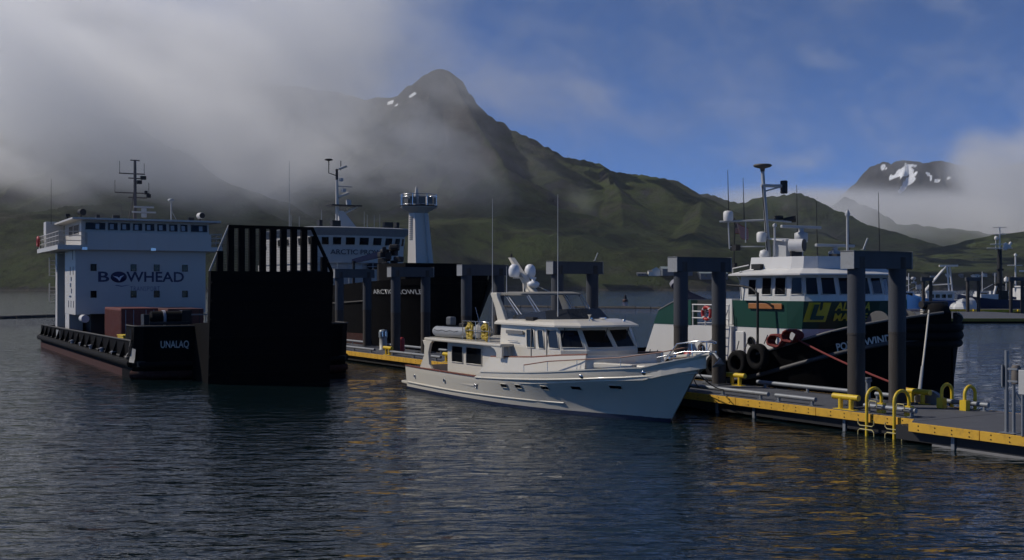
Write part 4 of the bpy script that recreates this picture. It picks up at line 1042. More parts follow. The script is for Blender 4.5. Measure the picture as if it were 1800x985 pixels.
def fpt(s, z, o=0.05):
    k = min(len(pl) - 2, max(0, int(np.searchsorted(acc, s)) - 1)); t = (s - acc[k]) / max(1e-6, acc[k + 1] - acc[k])
    p = pl[k].lerp(pl[k + 1], t); n = Vector(((pl[k + 1] - pl[k]).y, -(pl[k + 1] - pl[k]).x, 0)).normalized()
    p = p + n * (o + 0.10 * (z - 3.9)); return (p.x, p.y, z)
part('emblem_square', gold, tg, lambda b: b.add([fpt(0.86, 3.42), fpt(1.85, 3.42), fpt(2.10, 4.30), fpt(1.14, 4.30)], [(0, 1, 2, 3)]), fix=False)
part('emblem_letter', green, tg, lambda b: (b.add([fpt(1.16, 3.52, 0.07), fpt(1.36, 3.52, 0.07), fpt(1.58, 4.22, 0.07), fpt(1.36, 4.22, 0.07)], [(0, 1, 2, 3)]), b.add([fpt(1.36, 3.52, 0.07), fpt(1.74, 3.52, 0.07), fpt(1.80, 3.70, 0.07), fpt(1.42, 3.70, 0.07)], [(0, 1, 2, 3)])), fix=False)
part('name_board', mat('varnished_board', (0.30, 0.12, 0.035), 0.45, var=0.25, scale=5), tg, lambda b: b.b2(-9.1, -6.9, -3.42, -3.36, 3.98, 4.24), bev=0.02)
# after part of the deckhouse
prof = [(-17.2, 1.0), (-16.15, 3.08), (-10.2, 3.08), (-10.2, 1.0)]
part('after_house', white, tg, lambda b: b.prism(prof, 'y', -3.5, 3.5))
part('after_bulwark', green, tg, lambda b: b.prism([(-16.2, 3.08), (-15.75, 3.8), (-14.3, 4.34), (-13.15, 4.34), (-13.15, 3.08)], 'y', -3.52, -3.1))
part('after_bulwark', green, tg, lambda b: b.prism([(-16.2, 3.08), (-15.75, 3.8), (-14.3, 4.34), (-13.15, 4.34), (-13.15, 3.08)], 'y', 3.1, 3.52))
part('stack_top', mat('grey_stack_plate', (0.16, 0.165, 0.17), 0.6), tg, lambda b: b.plate([(-15.8, -3.55, 3.82), (-14.3, -3.55, 4.37), (-14.3, 3.55, 4.37), (-15.8, 3.55, 3.82)], 0.05))
part('exhaust_pipe', mat('dark_blue_stack', (0.006, 0.009, 0.024), 0.85, spec=0.1), tg, lambda b: b.tube([(-15.2, 0.4, 3.6), (-16.4, 0.3, 4.0), (-17.8, 0.1, 4.45), (-18.6, 0.0, 5.2)], 0.34, 14))
part('exhaust_lip', mat('pale_worn_metal', (0.30, 0.30, 0.34), 0.6), tg, lambda b: b.tube([(-18.55, 0.0, 5.15), (-18.68, 0.0, 5.3)], 0.36, 14))
for (x, z) in ((-12.35, 1.95), (-9.05, 2.42), (-11.1, 1.75)):
    pp = part('porthole', glass, tg, lambda b: b.lathe([(0.19, 0), (0.0, 0.01)], (0, 0, 0), 16, Matrix.Translation((x, -3.53 if x < -10 else -3.28, z)) @ Matrix.Rotation(math.pi / 2, 4, 'X')))
    part('rim', dark, pp, lambda b: b.tube([(x + 0.2 * math.cos(k * math.pi / 8), -3.55 if x < -10 else -3.30, z + 0.2 * math.sin(k * math.pi / 8)) for k in range(16)], 0.035, 6, closed=True))
part('door', white, tg, lambda b: b.box((-9.85, -3.30, 2.0), (0.7, 0.08, 1.75)), bev=0.03)
for z in (3.45, 3.78, 4.12):
    part('side_rail', white, tg, lambda b: b.tube([(-13.1, -3.48, z), (-10.35, -3.48, z)], 0.035, 6))
for x in (-13.05, -12.1, -11.2, -10.4):
    part('rail_post', white, tg, lambda b: b.tube([(x, -3.48, 3.08), (x, -3.48, 4.14)], 0.035, 6))
part('deck_vent', white, tg, lambda b: b.lathe([(0.16, 3.08), (0.16, 4.3), (0.26, 4.34), (0.26, 4.5), (0.0, 4.6)], (-11.9, 0.2, 0), 12))
part('deck_locker', white, tg, lambda b: b.box((-12.5, -1.2, 3.75), (0.5, 0.8, 1.3)))
for k in (-0.22, 0.22):
    part('ladder_rail', white, tg, lambda b: b.tube([(-11.35 + k, -4.15, 1.1), (-10.55 + k, -3.6, 3.9)], 0.03, 6))
for k in range(8):
    t = k / 8
    part('ladder_rung', white, tg, lambda b: b.tube([(-11.35 + 0.8 * t - 0.22, -4.15 + 0.55 * t, 1.2 + 2.7 * t), (-11.35 + 0.8 * t + 0.22, -4.15 + 0.55 * t, 1.2 + 2.7 * t)], 0.02, 5))
# mast, aerials, radars
mgrey = mat('pale_grey_mast', (0.36, 0.37, 0.38), 0.5, var=0.1)
dv = part('davit_post', dark, tg, lambda b: b.tube([(-7.9, -3.95, 1.3), (-7.9, -3.95, 4.75)], 0.06, 10))
part('davit_arm', dark, dv, lambda b: b.tube([(-7.9, -3.95, 4.7), (-8.3, -3.97, 4.95), (-8.9, -3.98, 5.05), (-9.9, -4.0, 5.1)], 0.05, 8))
ms = part('mast', mgrey, tg, lambda b: b.tube([(-9.7, -1.45, 5.8), (-9.95, -1.45, 8.3), (-10.2, -1.45, 10.75)], 0.12, 12, r2=0.085))
part('mast_cable', dark, ms, lambda b: b.tube([(-9.55, -1.65, 5.8), (-10.1, -1.58, 10.0)], 0.025, 6))
part('mast_head', mat('dark_brown_fitting', (0.08, 0.07, 0.06), 0.6), ms, lambda b: b.lathe([(0.10, 10.7), (0.12, 10.85), (0.40, 10.93), (0.47, 11.0), (0.40, 11.06), (0.0, 11.1)], (-10.2, -1.45, 0), 16))
part('upper_arm', mgrey, ms, lambda b: (b.tube([(-10.15, -1.6, 10.0), (-9.8, -0.55, 10.0)], 0.08, 8), b.tube([(-10.12, -1.5, 9.7), (-9.8, -0.65, 9.95)], 0.04, 6)))
part('flood_lamp', dark, ms, lambda b: b.box((-9.75, -0.45, 9.95), (0.3, 0.26, 0.65)), bev=0.05)
part('spreader', mgrey, ms, lambda b: (b.tube([(-11.6, -3.0, 8.25), (-9.95, -1.45, 8.3), (-9.2, -0.5, 8.2)], 0.05, 8), b.tube([(-11.3, -2.7, 8.25), (-11.2, -2.7, 6.9)], 0.035, 6), b.tube([(-10.7, -2.1, 8.25), (-10.7, -2.1, 7.2)], 0.03, 6), b.tube([(-11.2, -2.7, 7.0), (-10.0, -1.5, 7.0)], 0.03, 6)))
part('horn', dark, ms, lambda b: (b.tube([(-9.5, -0.75, 8.3), (-9.1, -0.3, 8.35)], 0.1, 10, r2=0.17), b.box((-9.7, -0.85, 8.42), (0.3, 0.3, 0.2))))
for p in ((-11.3, -2.7, 8.28), (-9.85, -1.85, 7.2)):
    part('gps_dome', white, ms, lambda b: b.lathe([(0.22, 0), (0.24, 0.1), (0.24, 0.42), (0.17, 0.5), (0, 0.52)], p, 14))
part('lower_lamp', dark, ms, lambda b: b.box((-11.0, -2.5, 6.95), (0.4, 0.3, 0.3)))
part('locker', mgrey, ms, lambda b: b.box((-9.1, -0.9, 6.7), (0.9, 1.0, 1.2)))
part('locker_roof', white, ms, lambda b: b.plate([(-9.9, -1.6, 7.42), (-8.5, -1.6, 7.25), (-8.5, -0.1, 7.25), (-9.9, -0.1, 7.42)], 0.06))
for (px_, py_, z0, z1, y) in ((0, 0, 8.3, 11.0, 0), ):
    pass
for (x, y, z0, z1) in ((-11.2, -2.75, 8.3, 10.8), (-10.75, -2.15, 8.3, 10.4), (-9.7, 0.45, 6.4, 10.1), (-9.3, 1.4, 6.4, 9.3), (-6.6, 2.8, 6.4, 9.6), (-8.2, 2.5, 6.3, 8.2)):
    part('whip_aerial', dark, tg, lambda b: b.tube([(x, y, z0), (x - 0.08, y, z1)], 0.03, 6, r2=0.012))
def radar(x, y, z, l, ang, zb=6.3):
    o = part('radar_scanner', mgrey, tg, lambda b: b.box((x, y, z), (0.16, l, 0.14), rz=ang), bev=0.03)
    part('radar_housing', mgrey, o, lambda b: (b.lathe([(0.26, z - 0.75), (0.32, z - 0.6), (0.32, z - 0.3), (0.12, z - 0.22), (0.12, z - 0.08)], (x, y, 0), 14), b.tube([(x, y, zb), (x, y, z - 0.7)], 0.1, 8)))
radar(-8.3, -0.75, 7.9, 2.5, -0.05); radar(-7.4, 0.6, 7.0, 2.6, 0.0)
sl = part('searchlight', white, tg, lambda b: b.tube([(-8.05, -1.75, 6.98), (-7.45, -1.45, 6.98)], 0.31, 18))
part('lens', dark, sl, lambda b: b.tube([(-7.45, -1.45, 6.98), (-7.40, -1.425, 6.98)], 0.29, 18))
part('yoke', dark, sl, lambda b: (b.box((-7.8, -1.6, 6.5), (0.1, 0.7, 0.4)), b.tube([(-7.8, -1.6, 6.2), (-7.8, -1.6, 6.4)], 0.1, 8)))
part('stern_pole', mgrey, tg, lambda b: (b.tube([(-8.9, -1.9, 6.3), (-8.9, -1.9, 7.9)], 0.05, 8), b.lathe([(0.09, 7.9), (0.11, 8.0), (0, 8.1)], (-8.9, -1.9, 0), 10)))
part('light_pole', mgrey, tg, lambda b: (b.tube([(-6.9, 0.9, 6.3), (-6.9, 0.9, 8.4)], 0.06, 8), b.lathe([(0.1, 8.4), (0.13, 8.5), (0.05, 8.7), (0, 8.72)], (-6.9, 0.9, 0), 10)))
part('roof_box', dark, tg, lambda b: b.box((-6.9, 0.7, 6.48), (0.5, 1.6, 0.2)))
part('sat_ball', white, tg, lambda b: b.lathe([(0.1, 6.3), (0.25, 6.5), (0.2, 6.75), (0, 6.82)], (-9.2, -2.3, 0), 12))
# flag on the after staff
fl = thing('flag', 'striped red and white flag with blue corner flying at the tug', 'flag', tg.matrix_basis @ Vector((-13.2, -0.6, 6.0)), UD)
part('staff', dark, fl, lambda b: (b.tube([(0, 0, 0.0), (0.06, 0, 2.6)], 0.03, 6), b.box((0, 0, 0.1), (0.3, 0.2, 0.3))))
def fpos(u, v): return Vector((0.03 + 0.30 * u, 0.10 + 0.62 * u + 0.10 * math.sin(u * 7 + v * 2) - 0.1, 2.42 - 0.62 * (1 - v) - 0.34 * u + 0.05 * math.sin(u * 6)))
fred = mat('flag_red', (0.20, 0.012, 0.018), 0.9); fwht = mat('flag_white', (0.34, 0.31, 0.30), 0.9); fblu = mat('flag_blue', (0.015, 0.018, 0.06), 0.9)
NS = 13
for k in range(NS):
    v0_, v1_ = k / NS, (k + 1) / NS
    b = MB(); ns = 14; u0 = 0.42 if k >= 6 else 0.0
    top = [fpos(u0 + (1 - u0) * i / ns, v1_) for i in range(ns + 1)]; bot = [fpos(u0 + (1 - u0) * i / ns, v0_) for i in range(ns + 1)]
    b.rings([bot, top], closed=False, smooth=True); b.build('stripe', fred if k % 2 == 0 else fwht, fl, fix=False)
b = MB(); b.rings([[fpos(0.42 * i / 8, 6 / NS) for i in range(9)], [fpos(0.42 * i / 8, 1.0) for i in range(9)]], closed=False, smooth=True); can = b.build('canton', fblu, fl, fix=False)
b = MB()
for r_ in range(5):
    for c_ in range(6):
        p = fpos(0.42 * (c_ + 0.5) / 6, 6 / NS + (7 / NS) * (r_ + 0.5) / 5)
        for off in (0.012, -0.012):
            b.box(p + Vector((off, -off * 0.5, 0)), (0.012, 0.012, 0.02))
st = b.build('stars', fwht, can); tag(st, kind='stuff')
# ring, coiled red hawsers and mooring lines
lr = thing('life_ring', 'red life ring hung on the white side rail of the tug', 'life ring', tg.matrix_basis @ Vector((-11.85, -3.62, 3.70)), UD)
part('ring', red, lr, lambda b: b.tube([(0.30 * math.cos(k * math.pi / 12), 0, 0.30 * math.sin(k * math.pi / 12)) for k in range(24)], 0.085, 10, closed=True))
for k in range(4):
    a = math.pi / 4 + k * math.pi / 2
    part('band', white, lr, lambda b: b.tube([(0.30 * math.cos(a - 0.12), 0, 0.30 * math.sin(a - 0.12)), (0.30 * math.cos(a + 0.12), 0, 0.30 * math.sin(a + 0.12))], 0.09, 10))
for k, (x, z, lab) in enumerate(((-5.75, 2.62, 'coil of dark red hawser on the tug rail, the left one'), (-4.95, 2.85, 'coil of dark red hawser on the tug rail, the right one'))):
    hc = thing('hawser_coil', lab, 'rope coil', tg.matrix_basis @ Vector((x, -(hull_at(TT, x, z) - 0.05), z)), UD, 'red hawser coils')
    rr = random.Random(k)
    for j in range(7):
        part('loop', redrope, hc, lambda b: b.tube([(0.42 * math.cos(i * math.pi / 9) * (1 + 0.1 * rr.random()), -0.25 + 0.07 * j + 0.05 * math.sin(i), 0.24 * math.sin(i * math.pi / 9) * (1 + 0.15 * rr.random())) for i in range(18)], 0.05, 6, closed=True))
rl = MB().tube(sag(tg.matrix_basis @ Vector((-4.7, -4.75, 2.75)), DW(3.0, WID - 0.28, 1.1), 0.12), 0.045, 8).build('mooring_line', redrope)
tag(rl, 'red mooring line running down from the tug rail to the dock', 'rope')
p0 = tg.matrix_basis @ Vector((-1.0, -0.6, 4.05)); p1 = DW(3.1, WID - 0.28, 1.12)
wl = thing('bow_hawser', 'pale thick hawser from the tug bow post down to the dock', 'rope', p1, 0)
part('line', whiterope, wl, lambda b: b.tube([Vector(q) - p1 for q in sag(p0, p1, 0.05)], 0.038, 8))
part('eye_splice', mat('grey_chafe_sleeve', (0.27, 0.27, 0.27), 0.8), wl, lambda b: b.tube([(p0 - p1) * 0.02, (p0 - p1) * 0.28], 0.07, 10, r2=0.055))

# ------------------------------------------------------------------ landing craft with the raised bow ramp
LA = -1.05971
lc = thing('landing_craft', 'black landing craft with white wheelhouse aft and tall black bow ramp', 'landing craft', (-15.0808, 64.2829, 0), LA)
# hull: slab sides, x=0 at the bow shoulders
HW = 6.1
for sgn in (1, -1):
    part('hull_side', black, lc, lambda b: b.prism([(-39.3, -0.6), (-39.3, 1.05), (-1.0, 1.05), (-0.6, 0.2), (-2.2, -0.6)], 'y', sgn * (HW - 0.05), sgn * (HW - 1.2)))
    part('boot_topping', redlead, lc, lambda b: b.prism([(-39.32, -0.5), (-39.32, 0.40), (-0.7, 0.42), (-0.5, 0.30), (-1.2, -0.5)], 'y', sgn * (HW - 0.03), sgn * (HW - 0.5)))
    part('rubbing_strake', rubber, lc, lambda b: b.tube([(-39.4, sgn * (HW + 0.03), 0.82), (-0.4, sgn * (HW + 0.03), 0.86)], 0.24, 8))
    part('strake_edge', mat('worn_grey_edge', (0.042, 0.040, 0.039), 0.8, var=0.4), lc, lambda b: b.tube([(-39.3, sgn * (HW + 0.02), 1.10), (-0.4, sgn * (HW + 0.02), 1.14)], 0.055, 6))
    bl = part('bulwark', black, lc, lambda b: b.prism([(-39.0, 1.05), (-38.6, 1.85), (-0.5, 2.06), (-0.5, 1.05)], 'y', sgn * HW, sgn * (HW - 0.12)))
    part('bulwark_cap', mat('worn_grey_edge', (0.075, 0.072, 0.07)), bl, lambda b: b.tube([(-38.6, sgn * HW, 1.88), (-0.5, sgn * HW, 2.08)], 0.06, 6))
    for k in range(16):
        x = -37 + k * 2.3
        part('bulwark_rib', black, bl, lambda b: b.prism([(sgn * (HW + 0.02), 1.1), (sgn * (HW + 0.30), 1.1), (sgn * (HW + 0.02), 1.95)], 'x', x - 0.05, x + 0.05))
    for k in range(5):
        x = -20.5 + k * 3.9
        part('cleat', mat('pale_worn_metal', (0.30, 0.30, 0.34)), bl, lambda b: b.lathe([(0.12, 1.1), (0.12, 1.25), (0.2, 1.3), (0.0, 1.36)], (x, sgn * (HW + 0.16), 0), 10))
part('patch_plate', mat('grey_patch', (0.25, 0.26, 0.27), 0.7), lc, lambda b: b.b2(-29.6, -27.6, -HW - 0.02, -HW + 0.05, 1.15, 1.75))
part('transom', black, lc, lambda b: b.b2(-39.3, -38.9, -HW + 0.06, HW - 0.06, -0.6, 1.8))
part('cargo_deck', mat('dark_cargo_deck', (0.05, 0.045, 0.04), 0.8, var=0.4), lc, lambda b: b.b2(-38.8, 0.3, -HW + 0.15, HW - 0.15, 0.7, 1.0))
# bow shoulders and the ramp
ll = mat('white_lettering', (0.62, 0.62, 0.60))
for sgn in (1, -1):
    sh = part('bow_shoulder', black, lc, lambda b: b.rings([[(x0, sgn * y0, 0.75), (x1, sgn * y1, 0.72), (x1 + 0.5, sgn * y1, 2.86), (x0 + 0.15, sgn * y0, 2.86)] for (x0, y0, x1, y1) in ((-3.0, HW - 0.02, -3.0, HW - 0.3),)] + [], closed=True) if False else b.add(
        [(-3.2, sgn * HW, 0.7), (-0.15, sgn * HW, 0.7), (0.25, sgn * (HW - 0.45), 0.7), (0.55, sgn * 3.0, 0.7), (-3.2, sgn * 3.0, 0.7), (-1.9, sgn * HW, 2.86), (0.1, sgn * (HW - 0.02), 2.86), (0.5, sgn * (HW - 0.45), 2.86), (0.85, sgn * 3.0, 2.86), (-3.0, sgn * 3.0, 2.86)],
        [(0, 1, 6, 5), (1, 2, 7, 6), (2, 3, 8, 7), (3, 4, 9, 8), (4, 0, 5, 9), (5, 6, 7, 8, 9), (4, 3, 2, 1, 0)]))
    part('shoulder_rail', mat('worn_grey_edge', (0.075, 0.072, 0.07)), sh, lambda b: b.tube([(-1.9, sgn * HW, 2.89), (0.1, sgn * (HW - 0.02), 2.89), (0.52, sgn * (HW - 0.45), 2.89), (0.87, sgn * 3.0, 2.89)], 0.05, 6))
    part('shoulder_foot', black, lc, lambda b: b.add([(-3.2, sgn * HW, -0.6), (-1.0, sgn * HW, -0.6), (-0.6, sgn * (HW - 0.5), -0.6), (-0.3, sgn * 3.0, -0.6), (-3.2, sgn * 3.0, -0.6), (-3.2, sgn * HW, 0.7), (-0.15, sgn * HW, 0.7), (0.25, sgn * (HW - 0.45), 0.7), (0.55, sgn * 3.0, 0.7), (-3.2, sgn * 3.0, 0.7)], [(0, 1, 6, 5), (1, 2, 7, 6), (2, 3, 8, 7), (3, 4, 9, 8), (4, 0, 5, 9), (4, 3, 2, 1, 0)]))
    part('shoulder_boot', redlead, lc, lambda b: b.tube([(-0.42, sgn * (HW + 0.01), 0.25), (-0.05, sgn * (HW - 0.42), 0.25), (0.2, sgn * 3.0, 0.25)], 0.26, 6))
    part('shoulder_strake', rubber, lc, lambda b: b.tube([(-0.1, sgn * (HW + 0.02), 0.84), (0.32, sgn * (HW - 0.42), 0.82), (0.62, sgn * 3.1, 0.82)], 0.14, 8))
part('torn_tarp', mat('pale_grey_canvas', (0.33, 0.32, 0.30), 0.9, var=0.2), lc, lambda b: (b.rings([[(-0.45, -HW - 0.05, 2.75), (-0.40, -HW - 0.10, 2.7)], [(-0.50, -HW - 0.07, 2.1), (-0.15, -HW - 0.14, 2.05)], [(-0.75, -HW - 0.10, 1.5), (-0.30, -HW - 0.22, 1.45)], [(-1.6, -HW - 0.12, 1.18), (-0.9, -HW - 0.28, 1.12)]], closed=False), b.rings([[(-0.10, -HW - 0.04, 1.7), (0.12, -HW + 0.1, 1.65)], [(-0.35, -HW - 0.12, 1.2), (0.2, -HW + 0.05, 1.2)], [(-0.2, -HW - 0.2, 0.95), (0.15, -HW + 0.0, 0.92)]], closed=False)))
# starboard name on the shoulder
A = Vector((0.40 + 0.035, -(HW - 0.45), 0)); B = Vector((0.72 + 0.035, -3.0, 0)); tdir = (B - A).normalized()
mid = A.lerp(B, 0.60); 
text_part('UNALAQ', 'name_letters', ll, lc, 0.55, frame_matrix((mid.x + 0.06, mid.y, 1.88), tdir, (0.14, 0, 1)), 0.0, bold=0.008, width=1.48)
# ramp: solid lower plate, open slatted upper part
rampx = 5.5
ramp = part('bow_ramp', black, lc, lambda b: b.add([(4.9, -3.35, -0.3), (4.9, 3.22, -0.3), (rampx, 3.22, 5.82), (rampx, -3.35, 5.82), (4.5, -3.35, -0.3), (4.5, 3.22, -0.3), (rampx - 0.45, 3.22, 5.82), (rampx - 0.45, -3.35, 5.82)], [(0, 1, 2, 3), (7, 6, 5, 4), (0, 4, 5, 1), (3, 2, 6, 7), (0, 3, 7, 4), (1, 5, 6, 2)]))
for sgn in (1, -1):
    part('bow_cheek', black, lc, lambda b: b.prism([(0.4, -0.6), (3.6, -0.6), (4.6, 0.6), (5.0, 3.2), (0.4, 3.0)], 'y', sgn * 3.05, sgn * 2.75))
part('bow_floor', black, lc, lambda b: b.prism([(0.2, -0.6), (3.6, -0.6), (4.5, 0.5), (4.5, 0.9), (0.2, 0.9)], 'y', -2.75, 2.75))
for k in range(6):
    z = 0.5 + k * 0.95; xx = 4.9 + (z + 0.3) / 6.12 * 0.6
    part('ramp_stiffener', black, ramp, lambda b: b.box((xx + 0.06, -0.06, z), (0.14, 6.5, 0.12)))
zt0, zt1 = 5.82, 8.12
def edge_y(sgn, z):
    t = (z - zt0) / (zt1 - zt0)
    return (-3.35 + 0.98 * t) if sgn < 0 else (3.22 - 1.15 * t)
xs_ = lambda z: rampx - 0.25 + (z - zt0) * 0.05
part('top_beam', black, ramp, lambda b: b.box((xs_(zt1), (edge_y(-1, zt1) + edge_y(1, zt1)) / 2, zt1), (0.22, edge_y(1, zt1) - edge_y(-1, zt1) + 0.1, 0.16)))
part('edge_bar', mat('sunlit_pale_edge', (0.30, 0.30, 0.31), 0.5, var=0.2), ramp, lambda b: b.tube([(xs_(zt0) - 0.0, edge_y(-1, zt0), zt0), (xs_(zt1), edge_y(-1, zt1) - 0.02, zt1 + 0.05)], 0.05, 8))  # left bar coloured pale for the sun catching it, the other stays black
part('edge_bar', black, ramp, lambda b: b.tube([(xs_(zt0), edge_y(1, zt0), zt0), (xs_(zt1), edge_y(1, zt1), zt1)], 0.10, 8))
for k in range(11):
    y = -2.85 + k * 0.56
    zc_ = zt1
    for z in np.linspace(zt1, zt0, 30):
        if edge_y(-1, z) <= y - 0.05 and edge_y(1, z) >= y + 0.05: zc_ = z; break
    part('ramp_slat', black, ramp, lambda b: b.prism([(y - 0.15, zt0 - 0.02), (y + 0.15, zt0 - 0.02), (y + 0.15, zc_), (y - 0.15, zc_)], 'x', rampx - 0.33, rampx - 0.03))
mesh_w = MB()
gm = mat('grey_wire', (0.16, 0.16, 0.16), 0.6)
for k in range(34):
    z0 = zt0 - 0.2 + k * 0.085
    a = edge_y(-1, max(zt0, min(zt1, z0))); c = edge_y(1, max(zt0, min(zt1, z0)))
    if zt0 < z0 < zt1: mesh_w.tube([(rampx - 0.40, a, z0), (rampx - 0.75, c, z0 + 0.02)], 0.012, 4)
mo = mesh_w.build('mesh_wires', gm, ramp); tag(mo, kind='stuff')
# cargo and deck gear
part('deck_frame', steel, lc, lambda b: (b.b2(-4, -3.9, -4.3, 4.0, 3.35, 3.43), [b.tube([(-4, y, 1.0), (-4, y, 3.4)], 0.04, 6) for y in (-4.2, -3.2, -2.2, -1.2, 0)], b.b2(-4, -3.95, -4.3, 4.0, 2.6, 2.65)))
pump = thing('deck_winch', 'dark bulky winch with a pale drum behind the name plate of the landing craft', 'winch', lc.matrix_basis @ Vector((-1.2, -4.0, 2.9)), LA)
part('drum', rubber, pump, lambda b: b.tube([(-0.2, -0.9, 0.35), (-0.2, 0.7, 0.35)], 0.42, 14))
part('flange', mat('pale_worn_metal', (0.30, 0.30, 0.34)), pump, lambda b: b.tube([(-0.2, -0.28, 0.36), (-0.2, -0.14, 0.36)], 0.46, 16))
part('frame', dark, pump, lambda b: (b.box((-0.2, -1.2, 0.3), (0.8, 0.3, 0.6)), b.box((-0.2, 1.0, 0.4), (0.6, 0.5, 0.8)), b.box((0.0, 0, 0.1), (0.9, 2.2, 0.16))))
ct_m = mat('rust_red_container', (0.13, 0.03, 0.022), 0.7, var=0.25, scale=1.5, dirt=(0.20, 0.13, 0.10), dirt_amt=0.35)
ct = thing('shipping_container', 'rusty red shipping container on the cargo deck before the wheelhouse', 'container', lc.matrix_basis @ Vector((-17.5, -2.9, 1.0)), LA)
part('box', ct_m, ct, lambda b: b.b2(-3.0, 3.0, -1.2, 1.2, 0.05, 2.6), bev=0.03)
for k in range(20):
    part('corrugation', ct_m, ct, lambda b: b.b2(-2.8 + k * 0.29, -2.67 + k * 0.29, -1.235, -1.19, 0.2, 2.45))
for y in (-0.9, -0.4, 0.4, 0.9):
    part('door_bar', mat('pale_worn_metal', (0.30, 0.30, 0.34)), ct, lambda b: b.tube([(3.03, y, 0.15), (3.03, y, 2.5)], 0.025, 6))
ct2 = thing('shipping_container', 'second dark red container beside the rusty one on the cargo deck', 'container', lc.matrix_basis @ Vector((-17.0, 0.0, 1.0)), LA)
part('box', mat('dark_red_container', (0.075, 0.022, 0.018), 0.7, var=0.3), ct2, lambda b: b.b2(-3.0, 3.0, -1.2, 1.2, 0.05, 2.55), bev=0.03)
for y in (-0.9, -0.4, 0.4, 0.9):
    part('door_bar', dark, ct2, lambda b: b.tube([(3.03, y, 0.15), (3.03, y, 2.45)], 0.025, 6))
yc = thing('yellow_bin', 'small yellow bin on the landing craft deck beside the bulwark', 'bin', lc.matrix_basis @ Vector((-6.5, -5.2, 1.0)), LA)
part('body', yellow, yc, lambda b: b.b2(-0.9, 0.9, -0.4, 0.4, 0, 1.12), bev=0.05)
part('lid', yellow, yc, lambda b: b.b2(-0.93, 0.93, -0.43, 0.43, 1.12, 1.18))
# wheelhouse block, aft: front at x=-23.5
HX0, HX1 = -34.0, -23.6
hwm = mat('white_ship_house', (0.47, 0.45, 0.42), 0.5, var=0.05, scale=0.8, dirt=(0.36, 0.31, 0.26), dirt_amt=0.22, streak=True)
house = part('deckhouse', hwm, lc, lambda b: b.b2(HX0, HX1, -4.6, 3.75, 3.05, 7.75))
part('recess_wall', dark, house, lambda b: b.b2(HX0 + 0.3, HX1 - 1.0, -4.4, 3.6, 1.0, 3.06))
for sgn, y in ((-1, -5.55),):
    part('side_trunk', hwm, house, lambda b: b.b2(HX0, HX0 + 1.0, -5.6, -4.6, 1.0, 7.7))
    part('side_trunk', hwm, house, lambda b: b.b2(HX1 - 5.2, HX1 - 0.02, -5.6, -4.6, 3.0, 7.7))
    part('trunk_leg', hwm, house, lambda b: b.b2(HX1 - 5.2, HX1 - 3.2, -5.58, -4.62, 1.0, 3.0))
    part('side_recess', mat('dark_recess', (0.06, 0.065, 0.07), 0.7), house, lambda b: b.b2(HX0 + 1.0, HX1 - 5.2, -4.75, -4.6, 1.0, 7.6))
part('side_letters', navy, house, lambda b: [b.b2(HX1 - x - w, HX1 - x, -5.625, -5.6, z, z + h) for (x, w, z, h) in ((1.2, 0.22, 7.0, 0.75), (1.0, 0.14, 5.9, 0.6), (2.4, 0.14, 5.9, 0.6), (1.8, 0.4, 5.45, 0.3), (2.0, 0.5, 5.0, 0.3), (1.7, 0.3, 4.55, 0.35), (2.0, 0.9, 4.25, 0.12), (0.8, 0.14, 3.5, 0.5), (2.0, 0.14, 3.5, 0.5), (3.2, 0.14, 3.5, 0.5))])
part('deck_tank', white, lc, lambda b: b.tube([(-23.0, -5.2, 2.75), (-21.8, -5.2, 2.75)], 0.28, 12))
for y in (-4.65, -1.55, 0.12, 2.2):
    for z in (6.43, 4.48):
        w = window(house, [(HX1 + 0.003, y - 0.19, z - 0.24), (HX1 + 0.003, y + 0.19, z - 0.24), (HX1 + 0.003, y + 0.19, z + 0.24), (HX1 + 0.003, y - 0.19, z + 0.24)] if y > -4.6 else [(HX1 + 0.003, y + 0.1, z - 0.24), (HX1 + 0.003, y + 0.48, z - 0.24), (HX1 + 0.003, y + 0.48, z + 0.24), (HX1 + 0.003, y + 0.1, z + 0.24)], fr=0.03, frm=dark)
sign_m = mat('navy_sign_paint', (0.014, 0.016, 0.07), 0.5)
M_ = lambda y, z: frame_matrix((HX1 + 0.012, y, z), (0, 1, 0), (0, 0, 1))
text_part('B', 'company_letters', sign_m, house, 1.05, M_(-3.70, 5.72), 0.0, bold=0.02, width=0.78)
text_part('WHEAD', 'company_letters', sign_m, house, 1.05, M_(0.06, 5.72), 0.0, bold=0.02, width=4.2)
gl = part('emblem_disc', sign_m, house, lambda b: b.lathe([(0.48, 0), (0.48, 0.012), (0.0, 0.014)], (0, 0, 0), 28, Matrix.Translation((HX1 + 0.004, -2.60, 5.74)) @ Matrix.Rotation(math.pi / 2, 4, 'Y') @ Matrix.Diagonal((0.85, 1.2, 1, 1))))
def flat(pts): return [(HX1 + 0.024, -2.60 + a, 5.74 + c) for a, c in pts]
part('emblem_tail', mat('emblem_white', (0.60, 0.61, 0.64), 0.5), gl, lambda b: (b.add(flat([(-0.42, 0.08), (-0.10, 0.02), (0.02, -0.06), (0.10, 0.05), (0.38, 0.16), (0.18, -0.04), (0.05, -0.30), (-0.12, -0.10)]), [tuple(range(8))])), fix=False)
part('emblem_swoosh', mat('grey_blue_sign', (0.10, 0.11, 0.19), 0.5), house, lambda b: b.add([(HX1 + 0.01, -2.9, 5.12), (HX1 + 0.01, -2.4, 5.02), (HX1 + 0.01, -1.7, 5.18), (HX1 + 0.01, -2.4, 5.10), (HX1 + 0.01, -2.75, 5.17)], [(0, 1, 2, 3, 4)]), fix=False)
text_part('TRANSPORT', 'company_letters', MATS['grey_blue_sign'], house, 0.50, M_(-0.72, 4.86), 0.0, bold=0.0, width=2.15, space=1.15)
